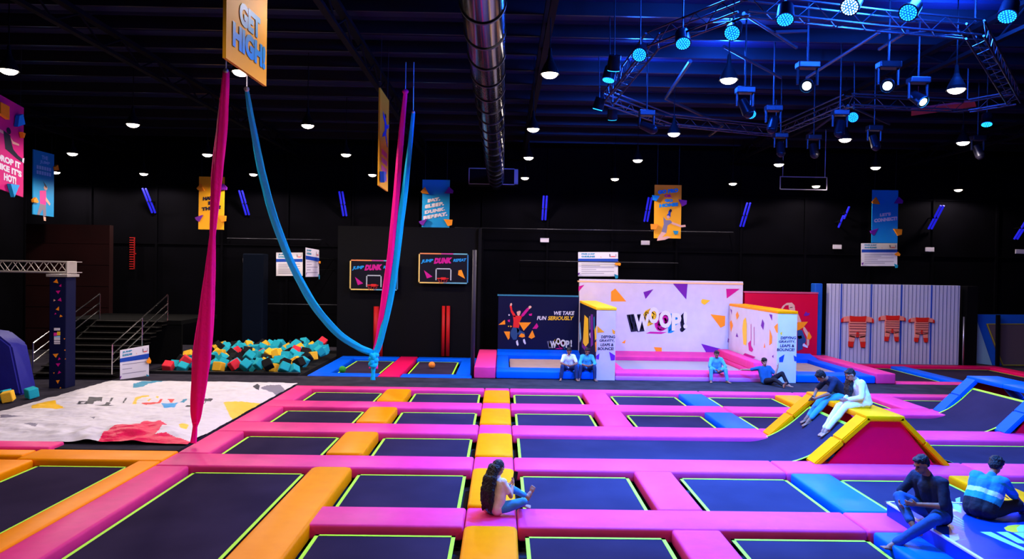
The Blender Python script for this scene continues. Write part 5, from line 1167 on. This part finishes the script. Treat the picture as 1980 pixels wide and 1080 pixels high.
# 8 man in navy shirt sitting on the platform edge
J8 = dict(pelvis=(0,0,.13), chest=(0,.14,.48), neck=(0,.20,.65), head=(0,.29,.78), shR=(.20,.15,.58), shL=(-.20,.15,.58), elR=(.30,.30,.34), elL=(-.30,.24,.32), wrR=(.14,.48,.26), wrL=(-.10,.46,.30),
     hipR=(.10,.02,.12), hipL=(-.10,.02,.12), knR=(.22,.42,.30), knL=(-.30,.42,.16), anR=(-.10,.55,.07), anL=(-.06,.80,-.20))
person('seated_person', (6.25,10.20,0.20), R(108), J8, 'man in a navy shirt and jeans sitting on the platform edge with legs crossed', skin=SKIN, shirt=NAVYS, pants=MIDJ, sleeve=1.1, hair='short', head_fwd=(.05,.9,-.45), head_up=(0,.5,.9), feet=((-.8,.3,-.35),(-.05,1,.3)), feet_up=((.2,.5,1),(0,-.4,1)), hands={'R':{'palm':(-1,0,.3),'curl':.9},'L':{'palm':(1,0,.3),'curl':.9}}, build=1.06, pant_len=0.9, scale=1.08)
o = MB().box((-0.036,-0.005,-0.075),(0.036,0.005,0.075),0.006).build('smartphone', MATS['phone_black']); o.location = Matrix.Translation((6.32,10.20,0.20)) @ Matrix.Rotation(R(108),4,'Z') @ Vector((0.03,.58,.32)); o.rotation_euler = (R(60),0,R(108)); tag(o, 'dark phone in the hands of the man on the platform edge', 'phone')
# 9 man in a striped polo, back to the camera
J9 = dict(pelvis=(0,0,.13), chest=(0,.20,.45), neck=(0,.31,.58), head=(0,.42,.70), shR=(.20,.25,.53), shL=(-.20,.25,.53), elR=(.26,.44,.30), elL=(-.26,.46,.32), wrR=(.20,.68,.20), wrL=(-.10,.70,.22),
     hipR=(.11,.02,.12), hipL=(-.11,.02,.12), knR=(.30,.42,.20), knL=(-.26,.44,.24), anR=(.20,.76,.07), anL=(-.05,.70,.07))
ST1 = CL('polo_blue',(0.02,0.17,0.55)); ST2 = CL('polo_white',(0.50,0.60,0.80)); ST3 = CL('polo_teal',(0.01,0.22,0.28))
ax = (Vector(J9['neck'])-Vector(J9['pelvis'])).normalized()
def stripes(c):
    h = (c-Vector(J9['pelvis'])).dot(ax)
    if c.x > .25 and c.z < .42 or c.x < -.25 and c.z < .42: return 0 if (c-Vector((0,.44,.36))).z > -.0 else 2
    return 0 if h > .44 else 2 if h > .40 else 0 if h > .27 else 1 if h > .20 else 2 if h > .10 else 3
person('seated_person', (7.00,10.42,0.20), R(-62), J9, 'man in a blue striped polo and black trousers sitting at the right edge, back turned', skin=SKIN, shirt=ST1, shirt_mats=[ST1,ST2,ST3,BLKC], shirt_zone=stripes, pants=BLKC, sleeve=0.85, hair='thick', head_fwd=(0,.85,-.55), head_up=(0,.6,.85), feet=((.2,1,0),(.3,1,0)), hands={'R':{'palm':(0,0,-1),'curl':.3},'L':{'palm':(0,0,-1),'curl':.3}}, build=1.12, pant_len=0.9)
